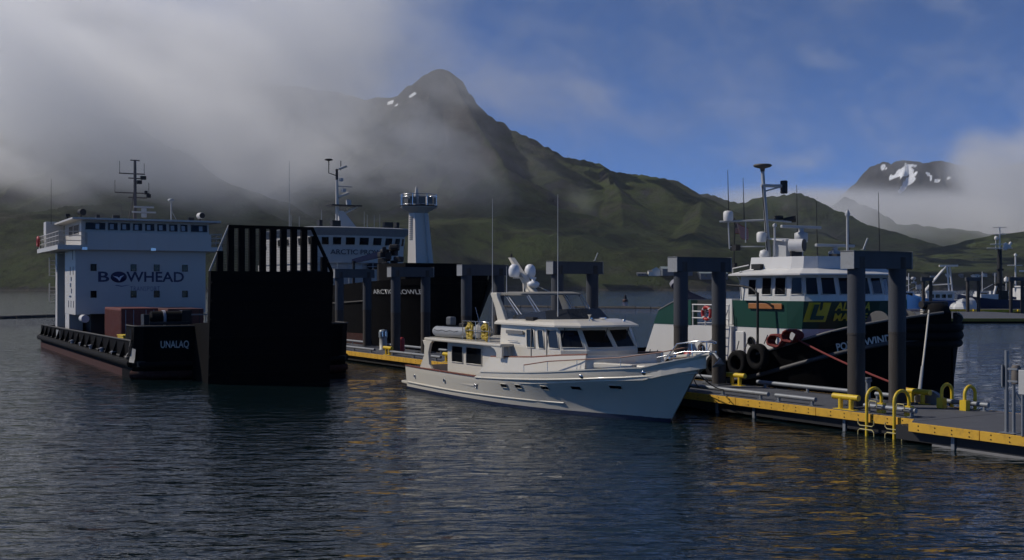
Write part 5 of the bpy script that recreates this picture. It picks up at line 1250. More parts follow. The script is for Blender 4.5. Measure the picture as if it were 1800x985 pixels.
# bridge deck with wings, bulwark, windows, roof
part('bridge_deck', hwm, house, lambda b: (b.b2(HX0 - 0.6, HX1 + 0.7, -6.9, 4.85, 7.70, 8.02)))
part('bridge_front', hwm, house, lambda b: (b.b2(HX1 + 0.55, HX1 + 0.69, -4.9, 4.0, 8.0, 8.98)))
bridge = part('wheelhouse', hwm, house, lambda b: b.rings([[(-31.5, -5.3, 8.0), (HX1 + 0.5, -5.3, 8.0), (HX1 + 0.5, 3.95, 8.0), (-31.5, 3.95, 8.0)], [(-31.5, -5.25, 9.85), (HX1 + 0.35, -5.25, 9.85), (HX1 + 0.35, 3.9, 9.85), (-31.5, 3.9, 9.85)]], closed=True, cap0=True, cap1=True))
bx0 = HX1 + 0.5; A0 = (bx0, -5.3, 8.0); B0 = (bx0, 3.95, 8.0); A1 = (HX1 + 0.35, -5.25, 9.85); B1 = (HX1 + 0.35, 3.9, 9.85)
for u0, u1 in ((0.03, 0.18), (0.20, 0.275), (0.295, 0.37), (0.39, 0.465), (0.485, 0.56), (0.58, 0.655), (0.675, 0.745), (0.765, 0.825), (0.85, 0.985)):
    wv_ = pane(bridge, A0, B0, A1, B1, u0, u1, 0.62, 0.92, fr=0.03, frm=hwm)
    # opaque pale patch painted as daylight coming through from the after windows
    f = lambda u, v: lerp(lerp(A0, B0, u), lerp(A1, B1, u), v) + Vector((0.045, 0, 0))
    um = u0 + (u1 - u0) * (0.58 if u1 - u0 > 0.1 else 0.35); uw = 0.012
    window(wv_, [f(um - uw, 0.66), f(um + uw * 1.4, 0.66), f(um + uw * 1.4, 0.86), f(um - uw, 0.86)], m=mat('painted_daylight', (0.30, 0.33, 0.36), 0.15), name='daylight_patch', proud=0.006, fr=0)
for x0, x1 in ((-26.5, -24.2), (-29.0, -27.0)):
    window(bridge, [(x0, -5.29, 8.9), (x1, -5.29, 8.9), (x1, -5.27, 9.6), (x0, -5.27, 9.6)], fr=0.03, frm=hwm)
part('bridge_roof', hwm, house, lambda b: b.b2(-32.2, HX1 + 1.3, -6.0, 4.6, 9.85, 9.98))
part('wing_cabinet', hwm, house, lambda b: b.b2(-33.0, -31.6, -6.6, -5.3, 8.0, 10.1))
for (x0, y0, x1, y1) in ((HX1 + 0.6, -6.8, -33.8, -6.8), (HX1 + 0.6, -6.8, HX1 + 0.6, -4.95), (HX1 + 0.6, 4.0, HX1 + 0.6, 4.8), (HX1 + 0.6, 4.8, -33.8, 4.8), (-34.2, -6.8, -34.2, 4.8)):
    for h in (0.35, 0.7, 1.0):
        part('wing_rail', hwm, house, lambda b: b.tube([(x0, y0, 8.0 + h), (x1, y1, 8.0 + h)], 0.03, 5))
    n = max(1, int(math.hypot(x1 - x0, y1 - y0) / 1.5))
    for k in range(n + 1):
        part('rail_post', hwm, house, lambda b: b.tube([(x0 + (x1 - x0) * k / n, y0 + (y1 - y0) * k / n, 8.0), (x0 + (x1 - x0) * k / n, y0 + (y1 - y0) * k / n, 9.02)], 0.03, 5))
for z0 in (5.9, 3.8):
    part('aft_ladder', hwm, house, lambda b: [b.tube([(-34.3, -6.0 + k, z0), (-34.3, -6.0 + k, z0 + 1.5)], 0.05, 5) for k in (0, 0.5)] + [b.tube([(-34.3, -6.0, z0 + 0.3 * j), (-34.3, -5.5, z0 + 0.3 * j)], 0.03, 5) for j in range(5)])
for y in (-5.1, -0.3): 
    part('flood_lamp', stain, house, lambda b: b.box((HX1 + 0.78, y, 7.78), (0.16, 0.36, 0.2)))
part('under_lamp', mat('pale_worn_metal', (0.30, 0.30, 0.34)), house, lambda b: b.box((HX1 - 0.2, -3.2, 3.02), (0.2, 0.5, 0.08)))
for (y, z) in ((-5.15, 10.45), (3.45, 10.45)):
    s_ = part('searchlight', white if y > 0 else dark, house, lambda b: b.tube([(-24.3, y, z), (-23.8, y + 0.1, z)], 0.24, 14))
    part('lens', dark, s_, lambda b: b.tube([(-23.8, y + 0.1, z), (-23.77, y + 0.105, z)], 0.22, 14))
    part('stand', dark, s_, lambda b: b.tube([(-24.05, y, 9.97), (-24.05, y, z - 0.2)], 0.06, 8))
for (y, w) in ((-3.9, 0.25), (-2.6, 0.5), (-6.0, 0.3), (2.9, 0.4)):
    part('roof_fitting', dark, house, lambda b: (b.box((-24.6, y, 10.22), (0.3, w, 0.22)), b.tube([(-24.6, y, 9.97), (-24.6, y, 10.15)], 0.05, 6)))
part('roof_pole', mgrey, house, lambda b: (b.tube([(-25.5, 1.6, 9.97), (-25.5, 1.6, 11.6)], 0.05, 8), b.lathe([(0.22, 11.6), (0.26, 11.7), (0.1, 11.78)], (-25.5, 1.6, 0), 10), b.tube([(-25.5, 1.6, 10.9), (-25.5, 2.1, 9.97)], 0.02, 5)))
lm = part('mast', mat('dark_mast_paint', (0.085, 0.075, 0.075), 0.6), house, lambda b: (b.tube([(-28.5, -0.5, 9.95), (-28.5, -0.5, 14.9)], 0.15, 8, r2=0.10), b.tube([(-28.5, -1.0, 10.0), (-28.5, -0.55, 12.6)], 0.04, 5)))
for (z, a, c) in ((14.9, -0.35, 0.35), (13.85, -1.2, 0.75), (13.5, -0.5, 0.8), (12.35, -1.5, 1.1), (12.0, -0.5, 0.9)):
    part('cross_arm', MATS['dark_mast_paint'], lm, lambda b: b.tube([(-28.5, -0.5 + a, z), (-28.5, -0.5 + c, z)], 0.05, 6))
for (y, z0, z1) in ((-1.65, 13.85, 14.8), (0.2, 13.85, 14.7), (-2.0, 12.35, 13.3), (0.55, 12.35, 13.2), (-1.5, 9.95, 11.3)):
    part('aerial', MATS['dark_mast_paint'], lm, lambda b: b.tube([(-28.5, y, z0), (-28.5, y, z1)], 0.022, 5))
for (y, z, w) in ((0.1, 13.55, 0.4), (-0.2, 13.2, 0.35), (0.5, 12.15, 0.3), (0.3, 12.4, 0.2)):
    part('mast_lamp', dark, lm, lambda b: b.box((-28.35, y, z), (0.3, w, 0.28)))
for (z, l) in ((10.85, 1.8), (11.25, 1.5)):
    part('radar_scanner', mgrey, lm, lambda b: (b.box((-28.1, 0.1, z), (0.14, l, 0.12)), b.lathe([(0.2, z - 0.4), (0.2, z - 0.1)], (-28.1, 0.1, 0), 10)))
part('whip_aerial', dark, house, lambda b: b.tube([(-31, -6.3, 9.9), (-31, -6.3, 13.4)], 0.025, 5, r2=0.01))
lrg = part('life_ring', red, house, lambda b: b.tube([(-33.5 + 0.35 * math.cos(k * math.pi / 8), -6.95, 8.6 + 0.35 * math.sin(k * math.pi / 8)) for k in range(16)], 0.1, 8, closed=True))

# ------------------------------------------------------------------ black longliner behind the dock
apv = thing('fishing_vessel', 'large black hulled fishing vessel with white wheelhouse and white lookout tower', 'ship', (-1.7, 83.1, 0), UD)
AT = [(-48, 4.6, 4.6, 4.2), (-40, 5.0, 4.6, 4.7), (-25, 5.1, 4.9, 4.8), (-16, 5.0, 5.2, 4.5), (-11, 4.6, 5.45, 3.7), (-7, 3.9, 5.6, 2.6), (-4, 2.9, 5.72, 1.4), (-2, 1.8, 5.8, 0.55), (-0.8, 0.9, 5.86, 0.1), (-0.2, 0.35, 5.9, 0.03), (0, 0.05, 5.92, 0.02)]
# raked stem: shift the fore stations aft near the water
b = MB(); secs = []
for (x, yb, zs, yw) in AT:
    s = []
    for i in range(11):
        z = zs * (1 - i / 10); q = z / zs
        rake = 3.6 * max(0.0, (x + 8) / 8) ** 1.3 * (1 - q) ** 1.2
        s.append((x - rake, max(0.01, yw + (yb - yw) * q ** 1.3), z))
    rake = 3.6 * max(0.0, (x + 8) / 8) ** 1.3
    s.append((x - rake, max(0.01, yw * 0.9), -0.6)); s.append((x - rake, 0.01, -0.8)); secs.append(s)
rs = skin_side(b, secs); b.add(rs[0], [tuple(range(len(rs[0])))]); b.build('hull', black, apv)
deck_of('deck', AT, mat('dark_cargo_deck', (0.05, 0.045, 0.04)), apv, -0.5)
part('bottom_paint', redlead, apv, lambda b: b.rings([[(x, -(hull_at(AT, x, 0.0, 1.3) + 0.03), -0.5), (x, -(hull_at(AT, x, 1.25, 1.3) + 0.03), 1.25)] for x in (-47.5, -40, -30, -25, -20, -16, -12)], closed=False))
for sgn in (1, -1):
    rail_of('rub_rail', AT, mat('worn_grey_edge', (0.075, 0.072, 0.07)), apv, lambda x: interp(AT, x)[1] - 1.5, 0.07, sgn, -47, -12, 0.03, 1.3)
text_on_side('ARCTIC PROWLER', 'name_letters', letters, apv, AT, -6.0, 4.55, 0.50, 0.02, width=6.6, power=1.3, out=0.10, space=1.0) if False else None
o = text_part('ARCTIC PROWLER', 'name_letters', letters, apv, 0.50, Matrix.Identity(4), 0.0, 0.004, 0, 6.1, 1.0)
for v in o.data.vertices:
    x = -7.4 + v.co.x; z = 4.62 + v.co.y; q = z / interp(AT, x)[1]
    v.co = (x - 0.1, -(hull_at(AT, x, z, 1.3) + 0.12), z)
# deckhouse and bridge
def aplan(xa, xs, hw, bul): return arc_plan(xa, xs, hw, bul, 11)
apw = mat('white_ship_house', (0.62, 0.63, 0.65))
tier('lower_house', apw, apv, [(aplan(-38, -24.2, 4.5, 1.4), 4.5), (aplan(-38, -24.2, 4.5, 1.4), 7.15)])
tier('house_front', apw, apv, [(aplan(-36, -24.0, 4.6, 1.5), 7.15), (aplan(-36, -24.0, 4.65, 1.6), 8.62)])
wa = aplan(-35, -24.0, 4.65, 1.6); wb2 = aplan(-35, -24.0, 4.75, 1.8)
br = tier('bridge', apw, apv, [(wa, 8.62), (wb2, 9.62)])
for i in range(1, 12):
    pane(br, (*wa[i], 8.62), (*wa[i + 1], 8.62), (*wb2[i], 9.62), (*wb2[i + 1], 9.62), 0.16, 0.84, 0.16, 0.84, fr=0.03, frm=apw)
for k in range(5):
    x0 = -33.5 + k * 1.8
    window(br, [(x0, -4.67, 8.8), (x0 + 1.2, -4.67, 8.8), (x0 + 1.2, -4.73, 9.45), (x0, -4.73, 9.45)], fr=0.03, frm=apw)
tier('visor', mat('grey_visor', (0.30, 0.31, 0.33), 0.5), apv, [(wb2, 9.60), (aplan(-35.4, -23.7, 5.3, 2.2), 10.28), (aplan(-35.4, -23.7, 5.1, 2.0), 10.36)])
# name across the front, wrapped on the curve
o = text_part('ARCTIC PROWLER', 'name_letters', navy, apv, 0.62, Matrix.Identity(4), 0.0, 0.006, 0, 6.0, 1.0)
plA = [Vector((x, y, 0)) for x, y in arc_plan(-36, -24.0, 4.63, 1.58, 60)][1:-1]
accA = [0.0]
for a, c in zip(plA[:-1], plA[1:]): accA.append(accA[-1] + (c - a).length)
for v in o.data.vertices:
    s = accA[-1] * 0.5 - 0.1 + v.co.x; k = min(len(plA) - 2, max(0, int(np.searchsorted(accA, s)) - 1)); t = (s - accA[k]) / max(1e-6, accA[k + 1] - accA[k])
    p = plA[k].lerp(plA[k + 1], t); n = Vector(((plA[k + 1] - plA[k]).y, -(plA[k + 1] - plA[k]).x, 0)).normalized(); p += n * 0.06; v.co = (p.x, p.y, 8.12 + v.co.y)
part('fore_rail', mgrey, apv, lambda b: [b.tube([(-21.2, -4.2, z), (-20.4, 0, z), (-21.2, 4.2, z)], 0.03, 5) for z in (6.0, 6.4, 6.8, 7.15)] + [b.tube([(-21.2 + 0.8 * (1 - abs(y) / 4.2), y, 4.8), (-21.2 + 0.8 * (1 - abs(y) / 4.2), y, 7.15)], 0.035, 5) for y in (-4.2, -3.1, -2.1, -1, 0, 1, 2.1, 3.1, 4.2)])
part('oval_hatch', dark, apv, lambda b: b.lathe([(0.55, 0), (0.55, 0.05), (0, 0.06)], (0, 0, 0), 20, Matrix.Translation((-22.35, 0.9, 6.9)) @ Matrix.Rotation(math.pi / 2, 4, 'Y') @ Matrix.Diagonal((0.6, 1.15, 1, 1))))
# bridge mast
am = part('mast', apw, apv, lambda b: (b.tube([(-27, -0.6, 10.3), (-27.2, -0.6, 15.0)], 0.22, 10, r2=0.12), b.rings([[(-27.6, -0.7, 10.3), (-26.2, -0.7, 10.3), (-26.2, 1.2, 10.3), (-27.6, 1.2, 10.3)], [(-27.4, -0.6, 12.1), (-26.8, -0.6, 12.1), (-26.8, -0.1, 12.1), (-27.4, -0.1, 12.1)]], closed=True, cap0=True, cap1=True)))
part('platform', dark, am, lambda b: b.b2(-27.8, -26.4, -1.4, 1.6, 12.55, 12.66))
part('platform_stay', apw, am, lambda b: (b.tube([(-27, -0.5, 11.6), (-27, 1.4, 12.55)], 0.09, 6), b.tube([(-27, -0.5, 13.4), (-27, 0.5, 13.8)], 0.12, 6), b.tube([(-27, -0.5, 15.0 + 1.0), (-27, 0.3, 16.0 + 0.3)], 0.12, 6), b.tube([(-27.1, -0.6, 14.4), (-27.1, 0.9, 14.4)], 0.06, 6)))
for q_ in (((-26.8, 0.4, 12.9), (0.3, 0.4, 0.5)), ((-26.8, -0.1, 14.0), (0.3, 0.35, 0.3)), ((-26.9, -0.3, 15.0), (0.3, 0.3, 0.3))):
    part('mast_gear', mgrey, am, lambda b: b.box(*q_))
part('mast_top', dark, am, lambda b: (b.tube([(-27.2, -0.6, 15.0), (-27.2, -0.6, 16.0)], 0.13, 8), b.tube([(-27.2, -0.7, 15.4), (-27.2, -1.4, 15.6), (-27.2, -1.4, 16.7)], 0.05, 6), b.lathe([(0.08, 16.7), (0.4, 16.8), (0.3, 16.9)], (-27.2, -1.4, 0), 10), b.tube([(-27.2, -0.2, 15.9), (-27.2, -0.2, 16.8)], 0.04, 6)))
for (x, y, h) in ((-30, -4.2, 6.5), (-29, -3.6, 1.3), (-26, -2.6, 1.8), (-25, 1.2, 1.7), (-25, 1.5, 1.4), (-25, 2.2, 1.4), (-25.5, 3.0, 1.5), (-29, -4.4, 1.5)):
    part('aerial', mgrey, apv, lambda b: b.tube([(x, y, 10.3), (x, y, 10.3 + h)], 0.035, 5, r2=0.015))
for (y, m_) in ((-1.9, dark), (3.3, dark), (4.2, dark), (-3.4, dark)):
    part('roof_lamp', m_, apv, lambda b: (b.box((-24.4, y, 10.75), (0.6, 0.8 if abs(y) < 3.4 else 0.3, 0.55)), b.tube([(-24.4, y, 10.3), (-24.4, y, 10.5)], 0.08, 6)))
# lookout tower on the foredeck
tw = part('lookout_tower', apw, apv, lambda b: b.rings([[(-11.6 + dx, -0.85, 5.0) if k in (0,) else (0, 0, 0) for k, dx in ((0, 0),)]], closed=True) if False else b.rings([[(-11.9, -0.80, 5.0), (-10.2, -0.80, 5.0), (-10.2, 0.95, 5.0), (-11.9, 0.95, 5.0)], [(-11.75, -0.72, 11.0), (-10.65, -0.72, 11.0), (-10.65, 0.5, 11.0), (-11.75, 0.5, 11.0)]], closed=True, cap0=True, cap1=True))
for k in range(12):
    part('louvre', mat('grey_louvre', (0.15, 0.155, 0.16), 0.6), tw, lambda b: b.box((-11.25, -0.775, 8.9 + k * 0.16), (0.5, 0.05, 0.07)))
part('tower_pipe', mgrey, tw, lambda b: b.tube([(-10.12, 0.45, 5.0), (-10.5, 0.1, 11.0)], 0.05, 6))
part('platform_cone', apw, tw, lambda b: b.lathe([(0.62, 11.0), (1.45, 11.45), (1.5, 11.52), (0.0, 11.54)], (-11.2, -0.1, 0), 12, smooth=False))
part('platform_rim', dark, tw, lambda b: b.lathe([(1.5, 11.52), (1.52, 11.62), (0.0, 11.64)], (-11.2, -0.1, 0), 12, smooth=False))
for k in range(12):
    a = k * math.pi / 6; a2 = (k + 1) * math.pi / 6
    if k % 6 not in (2,):
        A0 = (-11.2 + 1.42 * math.cos(a + 0.06), -0.1 + 1.42 * math.sin(a + 0.06)); B0 = (-11.2 + 1.42 * math.cos(a2 - 0.06), -0.1 + 1.42 * math.sin(a2 - 0.06))
        part('wind_screen', mat('grey_brown_panel', (0.10, 0.10, 0.095), 0.5), tw, lambda b: b.plate([(*A0, 11.72), (*B0, 11.72), (*B0, 12.26), (*A0, 12.26)], 0.03))
for z in (11.68, 12.30, 12.5):
    part('tower_rail', stain, tw, lambda b: b.tube([(-11.2 + 1.5 * math.cos(k * math.pi / 8), -0.1 + 1.5 * math.sin(k * math.pi / 8), z) for k in range(16)], 0.028, 5, closed=True))
for k in range(8):
    part('rail_post', stain, tw, lambda b: b.tube([(-11.2 + 1.5 * math.cos(k * math.pi / 4), -0.1 + 1.5 * math.sin(k * math.pi / 4), 11.6), (-11.2 + 1.5 * math.cos(k * math.pi / 4), -0.1 + 1.5 * math.sin(k * math.pi / 4), 12.52)], 0.03, 5))
part('spire', apw, tw, lambda b: b.lathe([(0.26, 11.6), (0.22, 12.3), (0.07, 13.1), (0.03, 13.2)], (-11.3, -0.25, 0), 10))
part('tower_box', apw, tw, lambda b: b.box((-11.0, 0.6, 12.0), (0.2, 0.2, 0.9)))
# foredeck gear: dark net drum and blue crane jib
part('deck_coaming', black, apv, lambda b: b.b2(-13.5, -8.5, -2.6, 2.4, 5.0, 6.9))
_r8 = random.Random(21)
nd = part('net_pile', dark, apv, lambda b: b.box((-14.2, -1.2, 5.9), (1.7, 1.5, 2.0), rz=0.3))
for k in range(16):
    c_ = (-14.2 + _r8.uniform(-0.6, 0.6), -1.2 + _r8.uniform(-0.6, 0.6), 6.4 + k * 0.13); d_ = (_r8.uniform(0.3, 0.8), _r8.uniform(0.3, 0.8), _r8.uniform(0.25, 0.6)); a_ = _r8.uniform(0, 3)
    part('net_bundle', dark, nd, lambda b: b.box(c_, d_, rz=a_), bev=0.08)
part('crane_jib', mat('blue_jib', (0.022, 0.03, 0.085), 0.5), apv, lambda b: b.rings([[(-15.0, -1.4, 7.6), (-15.0, -1.1, 7.6), (-15.0, -1.1, 8.15), (-15.0, -1.4, 8.15)], [(-17.2, -3.4, 7.0), (-17.2, -3.2, 7.0), (-17.2, -3.2, 7.35), (-17.2, -3.4, 7.35)]], closed=True, cap0=True, cap1=True))
part('jib_post', dark, apv, lambda b: b.tube([(-17.0, -3.3, 5.0), (-17.0, -3.3, 7.2)], 0.12, 8))

# blue tarpaulin over a workboat on the far side of the dock, behind the yacht's dinghy
tb = thing('covered_workboat', 'small workboat under a dark blue tarpaulin behind the yacht boat deck', 'boat', DW(27.0, 6.1, 0), UD)
WT = [(-3.4, 1.2, 1.1, 1.0), (0, 1.35, 1.1, 1.15), (2, 1.2, 1.25, 0.8), (3.2, 0.6, 1.4, 0.2), (3.6, 0.05, 1.5, 0.02)]
loft_hull('hull', WT, mat('grey_alloy_hull', (0.18, 0.19, 0.2), 0.5), tb)
part('tarpaulin', blue_cloth, tb, lambda b: b.rings([[(x, -w, 1.1), (x, -w * 0.98, 1.0 + h * 0.6), (x, -0.05, 1.0 + h), (x, 0.05, 1.0 + h), (x, w * 0.98, 1.0 + h * 0.6), (x, w, 1.1)] for (x, w, h) in ((-3.3, 1.2, 0.9), (-2.6, 1.3, 2.1), (-0.5, 1.35, 2.35), (1.0, 1.25, 2.15), (2.4, 1.0, 0.6))], closed=True, cap0=True, cap1=True))
part('cuddy', white, tb, lambda b: b.b2(-2.4, 0.9, -0.9, 0.9, 0.9, 2.8))

# ------------------------------------------------------------------ far docks, boats, breakwater, buildings
fd = thing('far_floating_dock', 'far floating dock with yellow edge beams beyond the tug bow', 'dock', (0, 0, 0))
def XY(px, Y): return ((px - 900) * Y / FPX, Y)
x0, x1 = XY(1640, 160)[0], XY(1960, 160)[0]
part('deck', deck_m, fd, lambda b: b.b2(x0, x1, 158, 205, 0.35, 0.62))
part('front_beam', mat('dull_yellow_beam', (0.30, 0.20, 0.03), 0.7, var=0.3), fd, lambda b: b.b2(x0 - 0.1, x1, 157.8, 158.0, 0.25, 0.66))
part('front_float', rubber, fd, lambda b: b.b2(x0, x1, 158.2, 160, -0.4, 0.34))
yx0, yx1 = XY(1530, 206)[0], XY(1960, 206)[0]
part('back_deck', deck_m, fd, lambda b: b.b2(yx0, yx1, 205.2, 212, 0.2, 0.64))
for k in range(7):
    a = XY(1632, 205)[0] + k * 8.0
    part('edge_beam', yellow, fd, lambda b: b.b2(a, a + 7.7, 204.6, 205.1, 0.50, 0.98))
part('rust_edge', mat('rusty_edge', (0.14, 0.06, 0.03), 0.8), fd, lambda b: b.b2(yx0, XY(1628, 205)[0], 204.7, 205.1, 0.2, 0.75))
part('white_kerb', mat('pale_concrete', (0.42, 0.42, 0.42), 0.8), fd, lambda b: b.b2(yx0, yx1, 205.3, 205.8, 0.64, 1.05))
for k, (pxl, pxr, Y) in enumerate(((1623, 1636, 204), (1701, 1720, 202), (1777, 1797, 200))):
    xl, xr = XY(pxl, Y)[0], XY(pxr, Y)[0]
    t = thing('pile_frame', ('far pile frame in front of the blue fishing boat', 'far pile frame between the two far fishing boats', 'far pile frame at the right edge of the photo')[k], 'pile frame', ((xl + xr) / 2, Y, 0), 0, 'far pile frames')
    w = (xr - xl) / 2
    for s in (-1, 1): part('pile', pile_m, t, lambda b: b.tube([(s * w, 0, -4), (s * w, 0, 6.6)], 0.3, 12))
    part('cap_beam', cap_m, t, lambda b: b.b2(-w - 0.4, w + 0.4, -0.3, 0.3, 6.1, 6.75))
lx = XY(1559, 200)[0]
lo_ = thing('marker_post', 'post with orange buoys hung on it on the far dock', 'post', (lx, 200, 0.6))
part('post', mgrey, lo_, lambda b: b.tube([(0, 0, 0), (0, 0, 4.6)], 0.22, 8)); part('foot', yellow, lo_, lambda b: b.box((0, 0, 0.15), (1.1, 1.1, 0.3)))
orange = mat('orange_buoy', (0.50, 0.16, 0.03), 0.6)
for (x, z) in ((-0.25, 4.9), (0.35, 4.5), (0.0, 4.4)): part('buoy', orange, lo_, lambda b: b.lathe([(0, z - 0.4), (0.3, z - 0.25), (0.4, z), (0.3, z + 0.25), (0, z + 0.4)], (x, 0, 0), 10))

def far_boat(px, Y, L, label, hullm, rz=0.0):
    x, y = XY(px, Y)
    t = thing('fishing_boat', label, 'fishing boat', (x, y, 0), rz)
    tab = [(-L / 2, 2.6, 2.5, 2.3), (-L / 4, 2.9, 2.4, 2.6), (L / 6, 2.9, 2.6, 2.4), (L / 3, 2.1, 3.0, 1.2), (L * 0.45, 0.9, 3.4, 0.3), (L / 2, 0.05, 3.6, 0.02)]
    loft_hull('hull', tab, hullm, t)
    deck_of('deck', tab, deck_m, t, -0.4)
    rail_of('sheer_rail', tab, white, t, lambda x: interp(tab, x)[1], 0.08, -1, -L / 2 + 0.1, L / 2 - 0.2)
    return t, tab
blue_h = mat('bright_blue_hull', (0.015, 0.075, 0.24), 0.4, var=0.12)
nv_h = mat('navy_hull', (0.012, 0.025, 0.07), 0.45)
t1, _ = far_boat(1650, 222, 9.5, 'blue and white fishing boat with white gantry moored at the far dock', blue_h, R(168))
part('wheelhouse', white, t1, lambda b: (b.b2(-2.6, 2.4, -1.6, 1.6, 1.3, 4.0), b.b2(-3.0, 2.7, -1.8, 1.8, 4.0, 4.25), b.b2(2.4, 3.4, -1.3, 1.3, 1.3, 2.9)))
for k in range(4): part('window', glass, t1, lambda b: b.b2(-2.2 + k * 1.1, -1.4 + k * 1.1, 1.6, 1.63, 2.9, 3.6))
part('gantry', white, t1, lambda b: (b.tube([(2.6, -0.8, 4.2), (-1.3, -0.5, 9.0)], 0.16, 8), b.tube([(2.6, 0.8, 4.2), (-1.3, 0.5, 9.0)], 0.16, 8), b.tube([(-2.6, -0.6, 4.2), (-2.1, -0.4, 9.0)], 0.16, 8), b.tube([(-1.8, 0.6, 4.2), (-1.5, 0.4, 9.0)], 0.16, 8), b.box((-1.8, 0, 9.15), (3.4, 1.2, 0.35)), b.tube([(1.6, -0.7, 5.4), (-2.4, -0.5, 5.6)], 0.12, 8)))
part('gear', mgrey, t1, lambda b: (b.tube([(3.2, 0, 4.0), (5.0, 0, 6.8)], 0.12, 6), b.lathe([(0.3, 6.4), (0.55, 6.7), (0.3, 7.0)], (4.7, 0, 0), 8), b.box((3.6, 0, 5.0), (1.2, 0.8, 0.9)), b.box((4.6, 0, 5.9), (0.9, 0.4, 0.3))))
t4, _ = far_boat(1618, 224, 5.5, 'small blue and white skiff left of the far pile frame', blue_h, R(185))
part('cabin', white, t4, lambda b: b.b2(-1.4, 0.6, -1.0, 1.0, 1.3, 3.6)); part('window', glass, t4, lambda b: b.b2(-1.0, 0.2, 0.98, 1.03, 2.4, 3.2))
sk = thing('tarp_pile', 'lumpy heap of white tarps on the far dock right of the blue boat', 'tarps', (*XY(1694, 212), 0.64))
rs_ = random.Random(11)
for k in range(6):
    cx_, cy_2, rr_, hh_ = rs_.uniform(-1.6, 1.6), rs_.uniform(-1.0, 1.0), rs_.uniform(0.7, 1.3), rs_.uniform(1.4, 3.0)
    def lump(b):
        b.rings([[(cx_ + rr_ * q * (1 + 0.25 * math.sin(3 * a_ + k)) * math.cos(a_), cy_2 + rr_ * q * (1 + 0.25 * math.sin(2 * a_ + 2 * k)) * math.sin(a_), hh_ * t_) for a_ in [2 * math.pi * m_ / 9 for m_ in range(9)]] for (q, t_) in ((1.1, 0), (1.0, 0.45), (0.75, 0.8), (0.3, 1.0))], closed=True, cap1=True)
    part('tarp', white if k % 3 else mgrey, sk, lump)
for (px_, Y_, L_, lab_, m_, rz_) in ((1592, 236, 6.5, 'small white cabin boat left of the small blue skiff', white, 170), (1722, 236, 8.0, 'low white boat between the two far pile frames', white, 190), (1744, 246, 7.0, 'small blue boat partly hidden behind the trawler', blue_h, 176), (1574, 230, 6.0, 'small green boat just right of the orange buoys', mat('green_boat', (0.01, 0.10, 0.05), 0.5), 180)):
    tb_, _ = far_boat(px_, Y_, L_, lab_, m_, R(rz_))
    part('cabin', white, tb_, lambda b: b.b2(-1.6, 0.6, -0.9, 0.9, 2.0, 4.1)); part('window', glass, tb_, lambda b: b.b2(-1.2, 0.3, 0.9, 0.93, 3.1, 3.8))
    part('mast', white, tb_, lambda b: b.tube([(-0.6, 0, 4.1), (-0.6, 0, 6.6 + 0.2 * L_)], 0.08, 6)); part('boom', mgrey, tb_, lambda b: b.tube([(-0.6, 0, 4.4), (-3.0, 0, 5.6)], 0.07, 6))
t2, _ = far_boat(1765, 228, 19, 'navy trawler with tall black mast and white upper mast at right', nv_h, R(182))
part('deck_house', white, t2, lambda b: b.b2(2.0, 5.5, -1.8, 1.8, 1.6, 3.6))
part('wheelhouse', white, t2, lambda b: (b.b2(-8.5, -3.5, -2, 2, 1.6, 5.0), b.b2(-8.8, -3.2, -2.2, 2.2, 5.0, 5.25)))
for k in range(3): part('window', glass, t2, lambda b: b.b2(-8.0 + k * 1.5, -7.0 + k * 1.5, 2.0, 2.03, 3.6, 4.5))
tmx = 0.9
part('mast', dark, t2, lambda b: (b.tube([(tmx, 0, 1.6), (tmx, 0, 12.6)], 0.62, 10, r2=0.42), b.box((tmx, 0, 5.5), (1.9, 0.8, 0.5)), b.box((tmx - 0.4, 0, 3.0), (2.2, 1.0, 2.6)), b.box((tmx, 0, 8.5), (1.3, 0.8, 0.4))))
um_ = part('upper_mast', white, t2, lambda b: (b.tube([(tmx, 0, 12.5), (tmx, 0, 17.0)], 0.16, 8), b.tube([(tmx + 0.8, 0, 12.5), (tmx + 0.8, 0, 15.0)], 0.08, 6)))
for (z, w) in ((12.8, 5.2), (13.6, 3.8), (15.6, 2.6), (17.0, 2.8)): part('cross_tree', white, um_, lambda b: b.tube([(tmx - w / 2, 0, z), (tmx + w / 2, 0, z)], 0.09, 6))
for (x, z, r) in ((1.6, 14.9, 0.42), (-0.3, 13.5, 0.5), (-0.9, 13.2, 0.5), (-0.2, 12.9, 0.5), (-1.3, 13.8, 0.35)): part('dome', white, um_, lambda b: b.lathe([(r * 0.7, z - r), (r, z - r * 0.3), (r * 0.8, z + r * 0.5), (0, z + r)], (x, 0, 0), 10))
part('derrick', white, t2, lambda b: (b.tube([(2.5, 0, 2.0), (1.5, 0, 5.5)], 0.25, 8), b.tube([(3.5, 0, 1.8), (1.2, 0, 1.4), (0.6, 0, 3.2)], 0.14, 6)))
t3, _ = far_boat(1815, 240, 14, 'white masted boat partly cut by the right edge of the photo', nv_h, R(175))
part('wheelhouse', white, t3, lambda b: b.b2(-2, 3.5, -1.8, 1.8, 1.6, 4.8)); part('window', glass, t3, lambda b: b.b2(-1.5, 3.0, 1.8, 1.83, 3.4, 4.3))
mx3 = (XY(1786, 240)[0] - XY(1815, 240)[0]) * -1
part('mast', white, t3, lambda b: (b.tube([(mx3, 0, 4.0), (mx3, 0, 11.6)], 0.16, 8), b.tube([(mx3 - 1.4, 0, 9.6), (mx3 + 1.6, 0, 9.6)], 0.09, 6), b.box((mx3 - 1.6, 0, 8.4), (1.6, 0.3, 0.35)), b.lathe([(0.3, 11.6), (0.35, 11.9), (0, 12.2)], (mx3, 0, 0), 8), b.lathe([(0.45, 6.2), (0.5, 6.8), (0, 7.3)], (mx3 + 1.9, 0, 0), 10), b.tube([(mx3 + 1.9, 0, 4.0), (mx3 + 1.9, 0, 6.3)], 0.08, 6)))

